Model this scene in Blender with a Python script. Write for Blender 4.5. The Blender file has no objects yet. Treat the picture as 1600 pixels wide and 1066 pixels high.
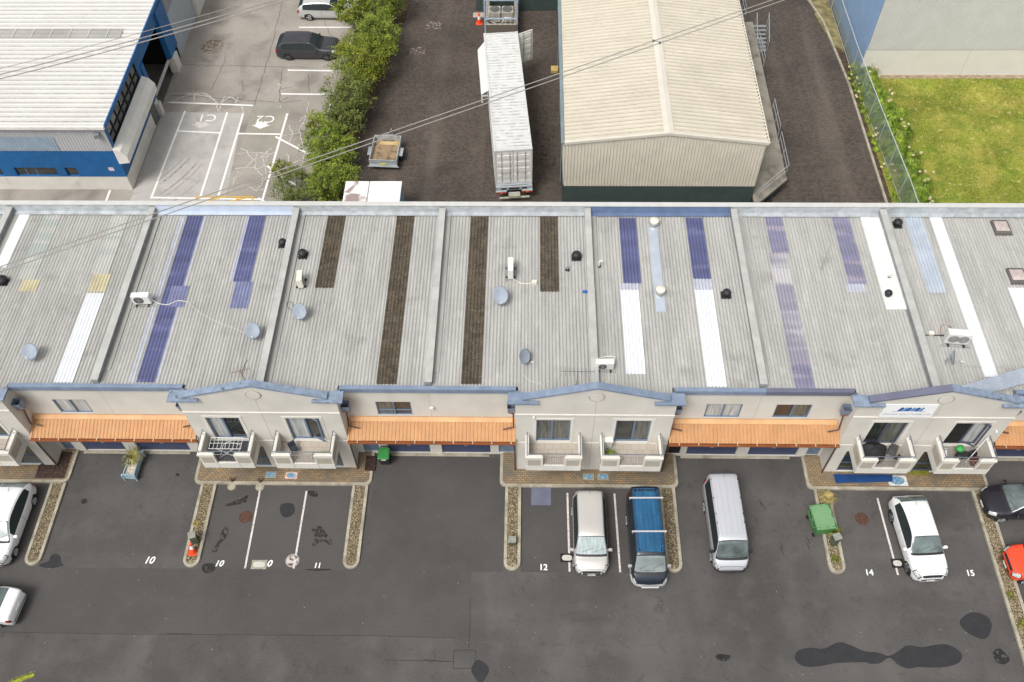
import bpy, bmesh, math, random
from mathutils import Vector, Matrix
random.seed(7)
S=bpy.context.scene
# ------------------------------------------------------------ camera
H=44.0; F=1426.9; PT,YW,RL=0.94614,0.03290,-0.02092
def axes():
    cp,sp=math.cos(PT),math.sin(PT)
    f=Vector((0,cp,-sp));u=Vector((0,sp,cp));r=Vector((1,0,0))
    M=Matrix.Rotation(YW,3,'Z'); f,u,r=M@f,M@u,M@r
    c,s=math.cos(RL),math.sin(RL)
    return c*r+s*u, c*u-s*r, f
RI,UP,FW=axes()
cam=bpy.data.cameras.new('camera'); co=bpy.data.objects.new('camera',cam); S.collection.objects.link(co)
cam.sensor_width=36; cam.lens=F/1600*36; cam.clip_start=0.5; cam.clip_end=1000
co.matrix_world=Matrix(((RI.x,UP.x,-FW.x,0),(RI.y,UP.y,-FW.y,0),(RI.z,UP.z,-FW.z,H),(0,0,0,1)))
S.camera=co
S.render.resolution_x=1024; S.render.resolution_y=682
# ------------------------------------------------------------ light
SUN_EL,SUN_AZ=math.radians(58),math.radians(215)   # azimuth: direction the light comes from, clockwise from +Y
w=bpy.data.worlds.new('World'); S.world=w; w.use_nodes=True
nt=w.node_tree; bg=nt.nodes['Background']
sky=nt.nodes.new('ShaderNodeTexSky'); sky.sky_type='NISHITA'; sky.sun_disc=False
sky.sun_elevation=SUN_EL; sky.sun_rotation=SUN_AZ; sky.dust_density=5; sky.ozone_density=1; sky.air_density=1
hs=nt.nodes.new('ShaderNodeHueSaturation'); hs.inputs['Saturation'].default_value=0.12
nt.links.new(sky.outputs[0],hs.inputs['Color']); nt.links.new(hs.outputs[0],bg.inputs[0]); bg.inputs[1].default_value=0.135
sl=bpy.data.lights.new('sun','SUN'); sl.energy=1.5; sl.angle=math.radians(18); sl.color=(1,0.965,0.91)
so=bpy.data.objects.new('sun',sl); S.collection.objects.link(so)
d=Vector((math.sin(SUN_AZ)*math.cos(SUN_EL),math.cos(SUN_AZ)*math.cos(SUN_EL),math.sin(SUN_EL)))
so.rotation_euler=d.to_track_quat('Z','Y').to_euler(); so.location=d*80
S.view_settings.view_transform='Standard'; S.view_settings.look='None'; S.view_settings.gamma=1
S.view_settings.exposure=0.32
# ------------------------------------------------------------ helpers
COL=S.collection
def G(px,py,z=0.0):           # place on the level z seen at photo position (px,py)
    dd=RI*(px-800)-UP*(py-533)+FW*F; t=(z-H)/dd.z
    return Vector((dd.x*t,dd.y*t,z))
def lin(c): return c/12.92 if c<=0.04045 else ((c+0.055)/1.055)**2.4
MC={}
def mat(name,col,rough=0.7,var=0.12,scale=1.2,fine=0.0,fscale=60,metal=0.0,bump=0.0,stretch=(1,1,1),col2=None,spec=0.3,lo=0.35,hi=0.65,coat=0):
    if name in MC: return MC[name]
    m=bpy.data.materials.new(name); m.use_nodes=True; t=m.node_tree; N=t.nodes; Lk=t.links
    b=N['Principled BSDF']; b.inputs['Roughness'].default_value=rough; b.inputs['Metallic'].default_value=metal
    b.inputs['Specular IOR Level'].default_value=spec
    if coat: b.inputs['Coat Weight'].default_value=coat; b.inputs['Coat Roughness'].default_value=0.05
    geo=N.new('ShaderNodeNewGeometry'); mp=N.new('ShaderNodeMapping'); mp.inputs['Scale'].default_value=stretch
    Lk.new(geo.outputs['Position'],mp.inputs[0])
    n=N.new('ShaderNodeTexNoise'); n.inputs['Scale'].default_value=scale; n.inputs['Detail'].default_value=6
    Lk.new(mp.outputs[0],n.inputs['Vector'])
    r=N.new('ShaderNodeValToRGB'); r.color_ramp.elements[0].position=lo; r.color_ramp.elements[1].position=hi
    c2=col2 or tuple(min(1,c*(1+var)) for c in col); c1=tuple(c*(1-var) for c in col) if not col2 else col
    r.color_ramp.elements[0].color=(*c1,1); r.color_ramp.elements[1].color=(*c2,1)
    Lk.new(n.outputs[0],r.inputs[0]); out=r.outputs[0]
    if fine:
        n2=N.new('ShaderNodeTexNoise'); n2.inputs['Scale'].default_value=fscale; n2.inputs['Detail'].default_value=3
        Lk.new(geo.outputs['Position'],n2.inputs['Vector'])
        mr=N.new('ShaderNodeMapRange'); mr.inputs[1].default_value=0.3; mr.inputs[2].default_value=0.7
        mr.inputs[3].default_value=1-fine; mr.inputs[4].default_value=1+fine; Lk.new(n2.outputs[0],mr.inputs[0])
        mx=N.new('ShaderNodeVectorMath'); mx.operation='SCALE'; Lk.new(out,mx.inputs[0]); Lk.new(mr.outputs[0],mx.inputs['Scale']); out=mx.outputs[0]
        if bump:
            bp=N.new('ShaderNodeBump'); bp.inputs['Strength'].default_value=bump; bp.inputs['Distance'].default_value=0.01
            Lk.new(n2.outputs[0],bp.inputs['Height']); Lk.new(bp.outputs[0],b.inputs['Normal'])
    Lk.new(out,b.inputs['Base Color']); m['out']=1
    MC[name]=m; return m
def mixin(m,color,scale,lo,hi,stretch=(1,1,1),amount=1.0,detail=5,kind='noise',dist=0.0,seed=0):
    """blend another tone into a material's base colour where a noise runs high (stains, wear, lichen)"""
    t=m.node_tree;N=t.nodes;Lk=t.links;b=N['Principled BSDF'];src=b.inputs['Base Color'].links[0].from_socket
    geo=N.new('ShaderNodeNewGeometry');mp=N.new('ShaderNodeMapping');mp.inputs['Scale'].default_value=stretch;mp.inputs['Location'].default_value=(seed,seed*1.7,0)
    Lk.new(geo.outputs['Position'],mp.inputs[0])
    if kind=='noise':
        n=N.new('ShaderNodeTexNoise');n.inputs['Detail'].default_value=detail;n.inputs['Distortion'].default_value=dist;o=n.outputs[0]
    else:
        n=N.new('ShaderNodeTexVoronoi'); n.feature='DISTANCE_TO_EDGE' if kind=='edge' else 'F1'; o=n.outputs['Distance']
    n.inputs['Scale'].default_value=scale; Lk.new(mp.outputs[0],n.inputs['Vector'])
    mr=N.new('ShaderNodeMapRange');mr.inputs[1].default_value=lo;mr.inputs[2].default_value=hi;mr.inputs[4].default_value=amount;Lk.new(o,mr.inputs[0])
    mx=N.new('ShaderNodeMix');mx.data_type='RGBA';mx.inputs[7].default_value=(*color,1)
    Lk.new(mr.outputs[0],mx.inputs[0]);Lk.new(src,mx.inputs[6]);Lk.new(mx.outputs[2],b.inputs['Base Color'])
    return m
def bricks(name,c1,c2,cm,scale,rot=0,w=0.5,h=0.25,rough=0.85,mort=0.03):
    m=mat(name,c1,rough); t=m.node_tree;N=t.nodes;Lk=t.links;b=N['Principled BSDF']
    geo=N.new('ShaderNodeNewGeometry');mp=N.new('ShaderNodeMapping');mp.inputs['Rotation'].default_value=(0,0,rot)
    Lk.new(geo.outputs['Position'],mp.inputs[0])
    k=N.new('ShaderNodeTexBrick');k.inputs['Scale'].default_value=scale;k.inputs['Color1'].default_value=(*c1,1);k.inputs['Color2'].default_value=(*c2,1)
    k.inputs['Mortar'].default_value=(*cm,1);k.inputs['Mortar Size'].default_value=mort;k.inputs['Brick Width'].default_value=w;k.inputs['Row Height'].default_value=h
    k.inputs['Bias'].default_value=0
    Lk.new(mp.outputs[0],k.inputs['Vector']);Lk.new(k.outputs[0],b.inputs['Base Color']); return m

class MB:
    def __init__(s): s.v=[];s.f=[];s.mi=[];s.m=0
    def add(s,vs,fs):
        o=len(s.v); s.v+= [tuple(v) for v in vs]; s.f+=[tuple(i+o for i in f) for f in fs]; s.mi+=[s.m]*len(fs); return s
    def box(s,x0,x1,y0,y1,z0,z1):
        v=[(x,y,z) for z in(z0,z1) for y in(y0,y1) for x in(x0,x1)]
        return s.add(v,[(0,2,3,1),(4,5,7,6),(0,1,5,4),(2,6,7,3),(0,4,6,2),(1,3,7,5)])
    def obox(s,c,sx,sy,sz,rz=0,M=None):   # centred box, rotated
        R=M or Matrix.Rotation(rz,3,'Z'); c=Vector(c)
        v=[c+R@Vector((x*sx/2,y*sy/2,z*sz/2)) for z in(-1,1) for y in(-1,1) for x in(-1,1)]
        return s.add(v,[(0,2,3,1),(4,5,7,6),(0,1,5,4),(2,6,7,3),(0,4,6,2),(1,3,7,5)])
    def rbox(s,x0,x1,y0,y1,z0,z1,r=0.03,zr=None):  # box with chamfered vertical and top edges
        zr=zr if zr is not None else r
        def ring(i,z): 
            a,b,c_,d_=x0+i,x1-i,y0+i,y1-i; q=r
            return [(a+q,c_,z),(b-q,c_,z),(b,c_+q,z),(b,d_-q,z),(b-q,d_,z),(a+q,d_,z),(a,d_-q,z),(a,c_+q,z)]
        v=ring(0,z0)+ring(0,z1-zr)+ring(zr*.7,z1)
        f=[tuple(range(7,-1,-1)),tuple(range(16,24))]
        for k in(0,8): f+=[(k+i,k+(i+1)%8,k+8+(i+1)%8,k+8+i) for i in range(8)]
        return s.add(v,f)
    def quad(s,a,b,c,d): return s.add([a,b,c,d],[(0,1,2,3)])
    def poly(s,pts,z=None,h=0):  # flat polygon, optional thickness h downwards
        p=[(q[0],q[1],q[2] if z is None else z) for q in pts]; n=len(p)
        if sum(p[i][0]*p[(i+1)%n][1]-p[(i+1)%n][0]*p[i][1] for i in range(n))<0: p=p[::-1]
        if not h: return s.add(p,[tuple(range(n))])
        v=p+[(a,b,c-h) for a,b,c in p]
        return s.add(v,[tuple(range(n)),tuple(range(2*n-1,n-1,-1))]+[(i,i+n,(i+1)%n+n,(i+1)%n) for i in range(n)])
    def cyl(s,a,b,r,r2=None,n=12,caps=True):
        a,b=Vector(a),Vector(b); r2=r if r2 is None else r2; ax=(b-a).normalized()
        t=Vector((0,0,1)) if abs(ax.z)<.9 else Vector((1,0,0)); u=ax.cross(t).normalized(); w_=ax.cross(u)
        v=[];
        for c,q in((a,r),(b,r2)):
            v+=[c+(u*math.cos(2*math.pi*i/n)+w_*math.sin(2*math.pi*i/n))*q for i in range(n)]
        f=[(i,i+n,(i+1)%n+n,(i+1)%n) for i in range(n)]
        if caps: f+=[tuple(range(n)),tuple(range(2*n-1,n-1,-1))]
        return s.add(v,f)
    def tube(s,pts,r,n=6):
        for a,b in zip(pts,pts[1:]): s.cyl(a,b,r,n=n)
        return s
    def lathe(s,c,prof,n=20,M=None):
        c=Vector(c); v=[];k=len(prof)
        for r,z in prof:
            for i in range(n):
                p=Vector((r*math.cos(2*math.pi*i/n),r*math.sin(2*math.pi*i/n),z)); v.append(c+(M@p if M else p))
        f=[(j*n+i,j*n+(i+1)%n,(j+1)*n+(i+1)%n,(j+1)*n+i) for j in range(k-1) for i in range(n)]
        return s.add(v,f)
    def corr(s,o,u,v,ul,vl,pitch,amp,phase=0.0,prof='sin',nrm=None,seg=6,th=0.0,trim=None,dirt=False):
        """corrugated sheet: ribs run along v, waves across u"""
        o,u,v=Vector(o),Vector(u).normalized(),Vector(v).normalized(); nn=Vector(nrm) if nrm else u.cross(v).normalized()
        if prof=='sin': pf=[(i/seg,amp*math.sin(2*math.pi*i/seg)) for i in range(seg)]
        else: pf=[(0,0),(.17,0),(.58,0),(.68,amp),(.86,amp)]
        us=[]; k=math.floor(-phase/pitch)-1
        while True:
            st=False
            for fr,hh in pf:
                x=(k+fr)*pitch-phase*0
                if x<0: continue
                if x>ul: st=True;break
                us.append((x,hh))
            if st:break
            k+=1
        if not us or us[0][0]>1e-4: us.insert(0,(0,us[0][1] if us else 0))
        if us[-1][0]<ul-1e-4: us.append((ul,us[-1][1]))
        vs=[];n=len(us)
        for x,hh in us:
            l0,l1=(0,vl) if not trim else trim(x)
            vs+= [o+u*x+v*l0+nn*hh, o+u*x+v*l1+nn*hh]
        s.add(vs,[(2*i,2*i+2,2*i+3,2*i+1) for i in range(n-1)])
        if dirt:  # falling flanks and a pan strip get a darker tone, painted rib shading
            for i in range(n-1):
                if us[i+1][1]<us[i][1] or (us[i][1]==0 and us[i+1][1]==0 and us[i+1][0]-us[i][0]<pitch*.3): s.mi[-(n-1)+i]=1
        return s
    def build(s,name,mats,parent=None,smooth=False,loc=None,rz=0,noise=None):
        me=bpy.data.meshes.new(name); me.from_pydata(s.v,[],s.f); me.update()
        if not isinstance(mats,(list,tuple)): mats=[mats]
        for m in mats: me.materials.append(m)
        me.polygons.foreach_set('material_index',s.mi)
        if smooth: me.polygons.foreach_set('use_smooth',[True]*len(me.polygons))
        bm=bmesh.new(); bm.from_mesh(me); bmesh.ops.recalc_face_normals(bm,faces=bm.faces) if len(bm.faces)<6000 and not getattr(s,'norecalc',False) else None
        bm.to_mesh(me); bm.free()
        o=bpy.data.objects.new(name,me); COL.objects.link(o)
        if parent: o.parent=parent
        if loc is not None: o.location=loc
        o.rotation_euler.z=rz
        return o
def tag(o,label,cat,group=None):
    o['label']=label; o['category']=cat
    if group: o['group']=group
    return o
def thing(name,label,cat,loc=(0,0,0),rz=0,group=None):
    o=bpy.data.objects.new(name,None); COL.objects.link(o); o.location=loc; o.rotation_euler.z=rz
    o.empty_display_size=.3
    return tag(o,label,cat,group)
def struct(o): o['kind']='structure'; return o
def dup(root,loc,rz,label,group=None,parent=None):
    r=root.copy(); COL.objects.link(r); r.location=loc; r.rotation_euler.z=rz
    if label: r['label']=label
    if group: r['group']=group
    if parent: r.parent=parent
    for ch in list(root.children):
        c=ch.copy(); COL.objects.link(c); c.parent=r
        for g in ch.children:
            e=g.copy(); COL.objects.link(e); e.parent=c
    return r
def textmesh(txt,size,m,name,loc,M=None,parent=None,ext=0.0,sx=1.0,bold=0.0,shear=0):
    cu=bpy.data.curves.new(name,'FONT'); cu.body=txt; cu.size=size; cu.align_x='CENTER'; cu.align_y='CENTER'; cu.extrude=ext; cu.offset=bold; cu.shear=shear
    o=bpy.data.objects.new(name,cu); COL.objects.link(o)
    bpy.context.view_layer.update()
    me=bpy.data.meshes.new_from_object(o.evaluated_get(bpy.context.evaluated_depsgraph_get()))
    bpy.data.objects.remove(o)
    me.materials.clear(); me.materials.append(m); me.name=name
    q=bpy.data.objects.new(name,me); COL.objects.link(q)
    T=Matrix.Translation(loc)@(M.to_4x4() if M else Matrix())@Matrix.Diagonal((sx,1,1,1))
    if parent: q.parent=parent
    q.matrix_local=T; return q
U=random.uniform
# ------------------------------------------------------------ materials
ASPH=mat('asphalt',(0.077,0.0715,0.0685),.9,.2,.22,fine=.42,fscale=28,bump=.3,lo=.3,hi=.7)
mixin(ASPH,(0.125,0.115,0.108),.5,.52,.75,stretch=(.12,1,1),amount=.5,seed=21); mixin(ASPH,(0.115,0.104,0.098),.9,.5,.75,amount=.55)
mixin(ASPH,(0.06,0.056,0.053),.45,.5,.75,stretch=(1,.5,1),amount=.55,seed=5)
mixin(ASPH,(0.04,0.037,0.036),7,.56,.78,amount=.45,detail=5,seed=11)
mixin(ASPH,(0.125,0.116,0.108),.3,.5,.7,stretch=(1,.35,1),amount=.45,seed=31,dist=.5)
mixin(ASPH,(0.048,0.044,0.042),1.6,.58,.74,amount=.5,seed=41,dist=1)
mixin(ASPH,(0.2,0.19,0.18),38,.70,.74,amount=.8,detail=1)
CONC=mat('yard concrete',(0.315,0.285,0.25),.9,.16,.28,fine=.14,fscale=9,lo=.3,hi=.7)
mixin(CONC,(0.175,0.157,0.138),.35,.5,.66,amount=.7,dist=.6)
mixin(CONC,(0.34,0.31,0.27),.8,.55,.8,amount=.6,seed=3)
CONCL=mat('pale concrete',(0.42,0.40,0.375),.85,.08,.7,fine=.08,fscale=12)
mixin(CONCL,(0.25,0.235,0.22),.9,.55,.75,amount=.5,dist=1.2)
CONCM=mat('worn concrete panel',(0.30,0.28,0.235),.9,.1,.6,fine=.1,fscale=12)
YARD=bricks('brown block paving',(0.14,0.112,0.093),(0.078,0.062,0.052),(0.034,0.028,0.024),1,w=.2,h=.12,mort=.016)
mixin(YARD,(0.17,0.145,0.12),.4,.52,.72,stretch=(1.6,.14,1),amount=.35,seed=17); mixin(YARD,(0.03,0.025,0.022),.22,.5,.7,amount=.5,dist=.4)
mixin(YARD,(0.15,0.125,0.095),.5,.6,.8,amount=.45,seed=9)
mixin(YARD,(0.11,0.035,0.02),.9,.68,.8,amount=.4,seed=2)
PAVE=bricks('tan block paving',(0.33,0.225,0.12),(0.21,0.165,0.115),(0.085,0.068,0.05),1,w=.22,h=.12,mort=.013,rot=0)
mixin(PAVE,(0.13,0.115,0.09),.8,.45,.65,amount=.8,dist=.5)
KERB=mat('kerb concrete',(0.36,0.33,0.26),.9,.15,1.5,fine=.15,fscale=14); mixin(KERB,(0.15,0.13,0.09),1.3,.52,.7,amount=.6)
GRAV=mat('pebbles',(0.16,0.12,0.075),.9,.3,8,fine=.5,fscale=30,bump=.8); mixin(GRAV,(0.42,0.36,0.23),16,.5,.56,amount=.9,detail=2)
mixin(GRAV,(0.05,0.04,0.03),22,.56,.62,amount=.9,detail=2,seed=4)
PAINT=mat('white road paint',(0.78,0.77,0.74),.7,.06,2,fine=.05,fscale=20); mixin(PAINT,(0.25,0.24,0.22),14,.62,.7,amount=.7)
PAINTW=mat('worn road paint',(0.6,0.56,0.53),.8,.1,2); mixin(PAINTW,(0.16,0.15,0.14),12,.55,.65,amount=.7)
YEL=mat('yellow road paint',(0.6,0.37,0.07),.8,.1,3)
LAWN=mat('lawn grass',(0.19,0.215,0.03),.95,.3,.35,fine=.4,fscale=10,lo=.3,hi=.7)
mixin(LAWN,(0.44,0.37,0.09),.42,.46,.74,amount=.6,dist=.8); mixin(LAWN,(0.09,0.17,0.015),.9,.55,.72,amount=.7,seed=6); mixin(LAWN,(0.55,0.45,0.22),2.6,.58,.74,amount=.7,seed=2)
SOIL=mat('soil and litter',(0.07,0.05,0.035),1,.3,2,fine=.4,fscale=25); mixin(SOIL,(0.2,0.1,0.045),6,.55,.65,amount=.8)
FIBRE=mat('fibre cement roofing',(0.385,0.38,0.36),.85,.09,.8,fine=.1,fscale=18,stretch=(1.6,.25,1))
mixin(FIBRE,(0.25,0.245,0.23),2.2,.48,.75,stretch=(3.5,.16,1),amount=.45)
mixin(FIBRE,(0.54,0.53,0.5),3,.56,.76,stretch=(1,.4,1),amount=.4,seed=8)
mixin(FIBRE,(0.17,0.16,0.14),.7,.6,.8,stretch=(1,1,1),amount=.45,seed=13)
FIBREG=mat('faded translucent sheet',(0.44,0.44,0.41),.6,.07,1,stretch=(1,.4,1)); mixin(FIBREG,(0.36,0.39,0.37),1.2,.5,.6,stretch=(.1,1,1),amount=.9)
YELSH=mat('yellowed sheet',(0.5,0.45,0.3),.6,.1,1.5)
BLUESH=mat('blue translucent sheet',(0.10,0.108,0.215),.4,.16,.9,spec=.4,stretch=(.3,1.5,1)); mixin(BLUESH,(0.22,0.235,0.37),1.6,.6,.8,stretch=(.3,1,1),amount=.7)
BLUEL=mat('pale blue sheet',(0.19,0.205,0.33),.4,.1,2)
HAZESH=mat('milky sheet edge',(0.42,0.43,0.50),.5,.1,2)
BRSH=mat('moss darkened sheet',(0.082,0.066,0.047),.9,.3,3,fine=.35,fscale=22); mixin(BRSH,(0.36,0.32,0.23),15,.65,.7,amount=.8,detail=2)
PURP=mat('faded violet sheet',(0.25,0.235,0.29),.5,.1,1,stretch=(.2,1,1)); mixin(PURP,(0.48,0.46,0.47),.55,.5,.6,stretch=(.2,1,1),amount=.9)
PURD=mat('violet sheet',(0.21,0.205,0.29),.5,.15,1.5,stretch=(.2,1,1)); mixin(PURD,(0.35,0.31,0.36),1.8,.55,.65,stretch=(.2,1,1),amount=.8)
WHSH=mat('clean white sheet',(0.70,0.715,0.75),.45,.03,2)
GALV=mat('galvanised steel',(0.45,0.48,0.5),.45,.12,2,metal=.25); mixin(GALV,(0.27,0.29,0.29),1.6,.5,.7,stretch=(1.5,1,3),amount=.6)
CAPG=mat('grey parapet cap',(0.42,0.42,0.40),.6,.08,1.5); mixin(CAPG,(0.3,0.3,0.29),1.8,.5,.75,amount=.5)
CAPD=mat('parapet flashing',(0.24,0.255,0.26),.6,.12,1.5); mixin(CAPD,(0.4,0.4,0.38),1.2,.5,.7,stretch=(3,3,.6),amount=.6)
BLUECAP=mat('blue grey painted steel',(0.185,0.235,0.32),.5,.1,1.5); mixin(BLUECAP,(0.25,0.29,0.36),3,.55,.7,amount=.6); 
BLUECAPW=mat('weathered blue steel',(0.21,0.26,0.34),.6,.15,4); mixin(BLUECAPW,(0.06,0.06,0.07),5,.62,.7,amount=.8)
SLATEC=mat('slate painted steel',(0.135,0.14,0.195),.5,.08,2)
SKYB=mat('pale blue flashing',(0.46,0.52,0.62),.4,.06,2); DBLUE=mat('blue flashing',(0.12,0.17,0.28),.5,.12,2)
NEWB=mat('new pale steel sheet',(0.46,0.51,0.58),.35,.08,1.5,metal=.2)
WALL=mat('cream plaster wall',(0.60,0.575,0.52),.9,.05,.7,fine=.05,fscale=20); mixin(WALL,(0.49,0.465,0.415),.9,.55,.8,stretch=(1,1,.35),amount=.4)
WALLT=mat('off white trim',(0.65,0.63,0.575),.8,.04,2); mixin(WALLT,(0.5,0.46,0.4),3,.6,.8,amount=.4)
PANEL=mat('taupe panel',(0.40,0.36,0.30),.9,.04,2)
ORNG=mat('orange steel',(0.47,0.25,0.115),.55,.06,1.4,fine=.04,fscale=6); mixin(ORNG,(0.42,0.19,0.07),1.5,.55,.75,stretch=(2,.5,1),amount=.4)
RUST=mat('brown gutter steel',(0.30,0.10,0.035),.5,.1,2); BROWNP=mat('brown downpipe',(0.09,0.055,0.045),.5,.1,2)
NAVY=mat('navy garage door',(0.05,0.062,0.125),.5,.1,1.5); FRAMEB=mat('blue grey frame',(0.14,0.19,0.27),.5,.1,4)
FRAMED=mat('slate frame',(0.075,0.085,0.12),.5,.1,4)
GLASS=mat('window glass',(0.03,0.036,0.034),.08,.4,1.3,spec=.8); CURT=mat('curtain behind glass',(0.42,0.43,0.42),.5,.3,9,stretch=(2,2,.1),spec=.6)
CURTD=mat('dim curtain behind glass',(0.11,0.115,0.1),.3,.5,9,stretch=(2,2,.1),spec=.6)
DARK=mat('dark interior',(0.018,0.016,0.015),.9,.2,2); BLACK=mat('black rubber',(0.018,0.018,0.019),.7,.2,4); BLKP=mat('black plastic',(0.025,0.025,0.027),.45,.2,4)
WHITE=mat('white enamel',(0.68,0.68,0.655),.4,.04,2); IVORY=mat('aged white plastic',(0.7,0.67,0.57),.5,.06,2)
DISH=mat('grey dish',(0.27,0.31,0.37),.5,.06,3); STEEL=mat('dull steel',(0.4,0.4,0.4),.4,.1,3,metal=.5)
GROOF=mat('cream roof steel',(0.53,0.485,0.395),.6,.05,.5); mixin(GROOF,(0.40,0.355,0.27),.55,.52,.8,stretch=(.25,1.3,1),amount=.5)
GWALL=mat('cream wall steel',(0.62,0.575,0.485),.6,.05,1); GREEN=mat('dark green steel',(0.052,0.075,0.07),.6,.08,1.5)
GGUT=mat('grey green gutter',(0.19,0.24,0.25),.5,.1,2)
WROOF=mat('white roof steel',(0.55,0.54,0.52),.5,.03,.6); mixin(WROOF,(0.24,0.22,0.2),13,.72,.75,amount=.9,detail=1); mixin(WROOF,(0.66,0.63,0.56),1,.55,.8,stretch=(.3,1,1),amount=.5)
BLUEW=mat('blue wall steel',(0.018,0.125,0.33),.5,.08,1.5); GREYW=mat('pale grey wall steel',(0.47,0.47,0.48),.6,.05,1.5)
BLGW=mat('faded blue grey steel',(0.30,0.38,0.46),.6,.1,2)
WCON=mat('white painted concrete',(0.68,0.65,0.60),.9,.05,1); mixin(WCON,(0.38,0.34,0.28),1.1,.58,.78,amount=.5)
RWALL=mat('off white warehouse steel',(0.56,0.56,0.53),.6,.03,1); RBASE=mat('cream tilt panel',(0.68,0.66,0.60),.85,.03,.8); SKYW=mat('sky blue wall steel',(0.27,0.40,0.60),.6,.05,1)
CONT=mat('white container paint',(0.56,0.56,0.545),.5,.05,1.5); mixin(CONT,(0.3,0.29,0.27),5,.63,.75,stretch=(.4,2.5,1),amount=.6)
CONTD=mat('off white container doors',(0.72,0.71,0.67),.5,.06,2)
WIRE=mat('cable',(0.30,0.28,0.255),.6,.05,1)
def leafmat(n,a,b): 
    m=mat(n,a,.6,.1,2.2,col2=b,lo=.35,hi=.65,fine=.35,fscale=9); bs=m.node_tree.nodes['Principled BSDF']; bs.inputs['Subsurface Weight'].default_value=0; return m
LEAF1=leafmat('mid green leaves',(0.055,0.095,0.009),(0.25,0.31,0.037)); LEAF2=leafmat('yellow green leaves',(0.06,0.10,0.006),(0.27,0.29,0.03))
LEAF3=leafmat('dull green leaves',(0.065,0.09,0.018),(0.19,0.215,0.05)); BARK=mat('bark',(0.12,0.09,0.06),.9,.2,5)
BLADE=leafmat('strap leaves',(0.05,0.105,0.008),(0.27,0.36,0.04)); STRAW=mat('straw',(0.38,0.30,0.12),.9,.3,8)
def speckle(m,lo,hi):
    t=m.node_tree; b=t.nodes['Principled BSDF']; geo=t.nodes.new('ShaderNodeNewGeometry'); n=t.nodes.new('ShaderNodeTexNoise'); n.inputs['Scale'].default_value=5; n.inputs['Detail'].default_value=7
    mr=t.nodes.new('ShaderNodeMapRange'); mr.inputs[1].default_value=lo; mr.inputs[2].default_value=hi; t.links.new(geo.outputs['Position'],n.inputs['Vector']); t.links.new(n.outputs[0],mr.inputs[0]); t.links.new(mr.outputs[0],b.inputs['Alpha']); return m
# ============================================================ GROUND
g=MB(); g.quad((-500,-400,-.03),(500,-400,-.03),(500,700,-.03),(-500,700,-.03)); struct(g.build('ground',mat('far ground',(0.12,0.12,0.1),.9,.3,.05)))
g=MB(); g.quad((-70,-40,0),(70,-40,0),(70,24.2,0),(-70,24.2,0)); struct(g.build('asphalt_lot',ASPH))
g=MB(); g.poly([(-70,36),(-13.6,36),(-13.9,50),(-13.4,62),(-12.6,90),(-70,90)],0.0); struct(g.build('concrete_yard',CONC))
g=MB(); g.poly([(-12.6,36),(23.5,36),(23.4,55.4),(22.9,62.8),(22.2,66),(22.2,90),(-9.3,90),(-10,66),(-11.3,56),(-12.2,50),(-12.9,43)],0.0); struct(g.build('brick_paved_yard',YARD))
g=MB(); g.poly([(-14.4,36),(-12.4,36),(-12.7,43),(-12,50),(-11,56),(-9.7,66),(-9.0,90),(-13.2,90),(-13.9,62),(-14.4,50)],0.006); struct(g.build('hedge_soil',SOIL))
g=MB(); g.poly([(24.0,36),(70,36),(70,56.5),(23.9,56.5)],0.0); struct(g.build('lawn',LAWN))
g=MB(); g.poly([(23.4,36),(24.5,36),(24.6,43),(24.1,57),(24.1,90),(21.5,90),(22.1,66),(22.9,62.8),(23.3,55.4)],-.006); struct(g.build('fence_soil',SOIL))
g=MB(); g.poly([(24.4,55.95),(50,55.85),(50,56.4),(24.4,56.4)],.006); struct(g.build('bare_soil_edge',mat('dry soil',(0.3,0.23,0.15),.95,.3,3)))
# pale concrete slab and worn slab in the yard
g=MB(); g.poly([G(255,175),G(380,177),G(352,312),G(205,308)],.004)
g.poly([G(205,308),G(352,312),(-21,40),(-27.1,40)],.004); struct(g.build('pale_concrete_slab',CONCL))
g=MB(); g.poly([G(397,160),G(455,162),G(437,240),G(374,238)],.004); struct(g.build('worn_concrete_panel',CONCM))
RZ=[0]
def ribbon(mb,pts,wd,z=.008,jit=0):
    RZ[0]=(RZ[0]+1)%24; z=z*.6+RZ[0]*.0006
    P=[Vector((p[0],p[1],z)) for p in pts]
    for a,b in zip(P,P[1:]):
        dd=(b-a); 
        if dd.length<1e-5: continue
        dd.normalize(); n=Vector((-dd.y,dd.x,0))*wd/2; e=dd*wd*.2
        mb.quad(a-n-e,b-n+e,b+n+e,a+n-e)
def wob(pts,step=.25,amp=.07):
    out=[]
    for a,b in zip(pts,pts[1:]):
        n=max(1,int((b-a).length/step))
        for i in range(n):
            q=a.lerp(b,i/n); out.append(q+Vector((U(-amp,amp),U(-amp,amp),0)) if i else q)
    out.append(pts[-1]); return out
def pxl(*a): return [G(a[i],a[i+1]) for i in range(0,len(a),2)]
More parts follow.
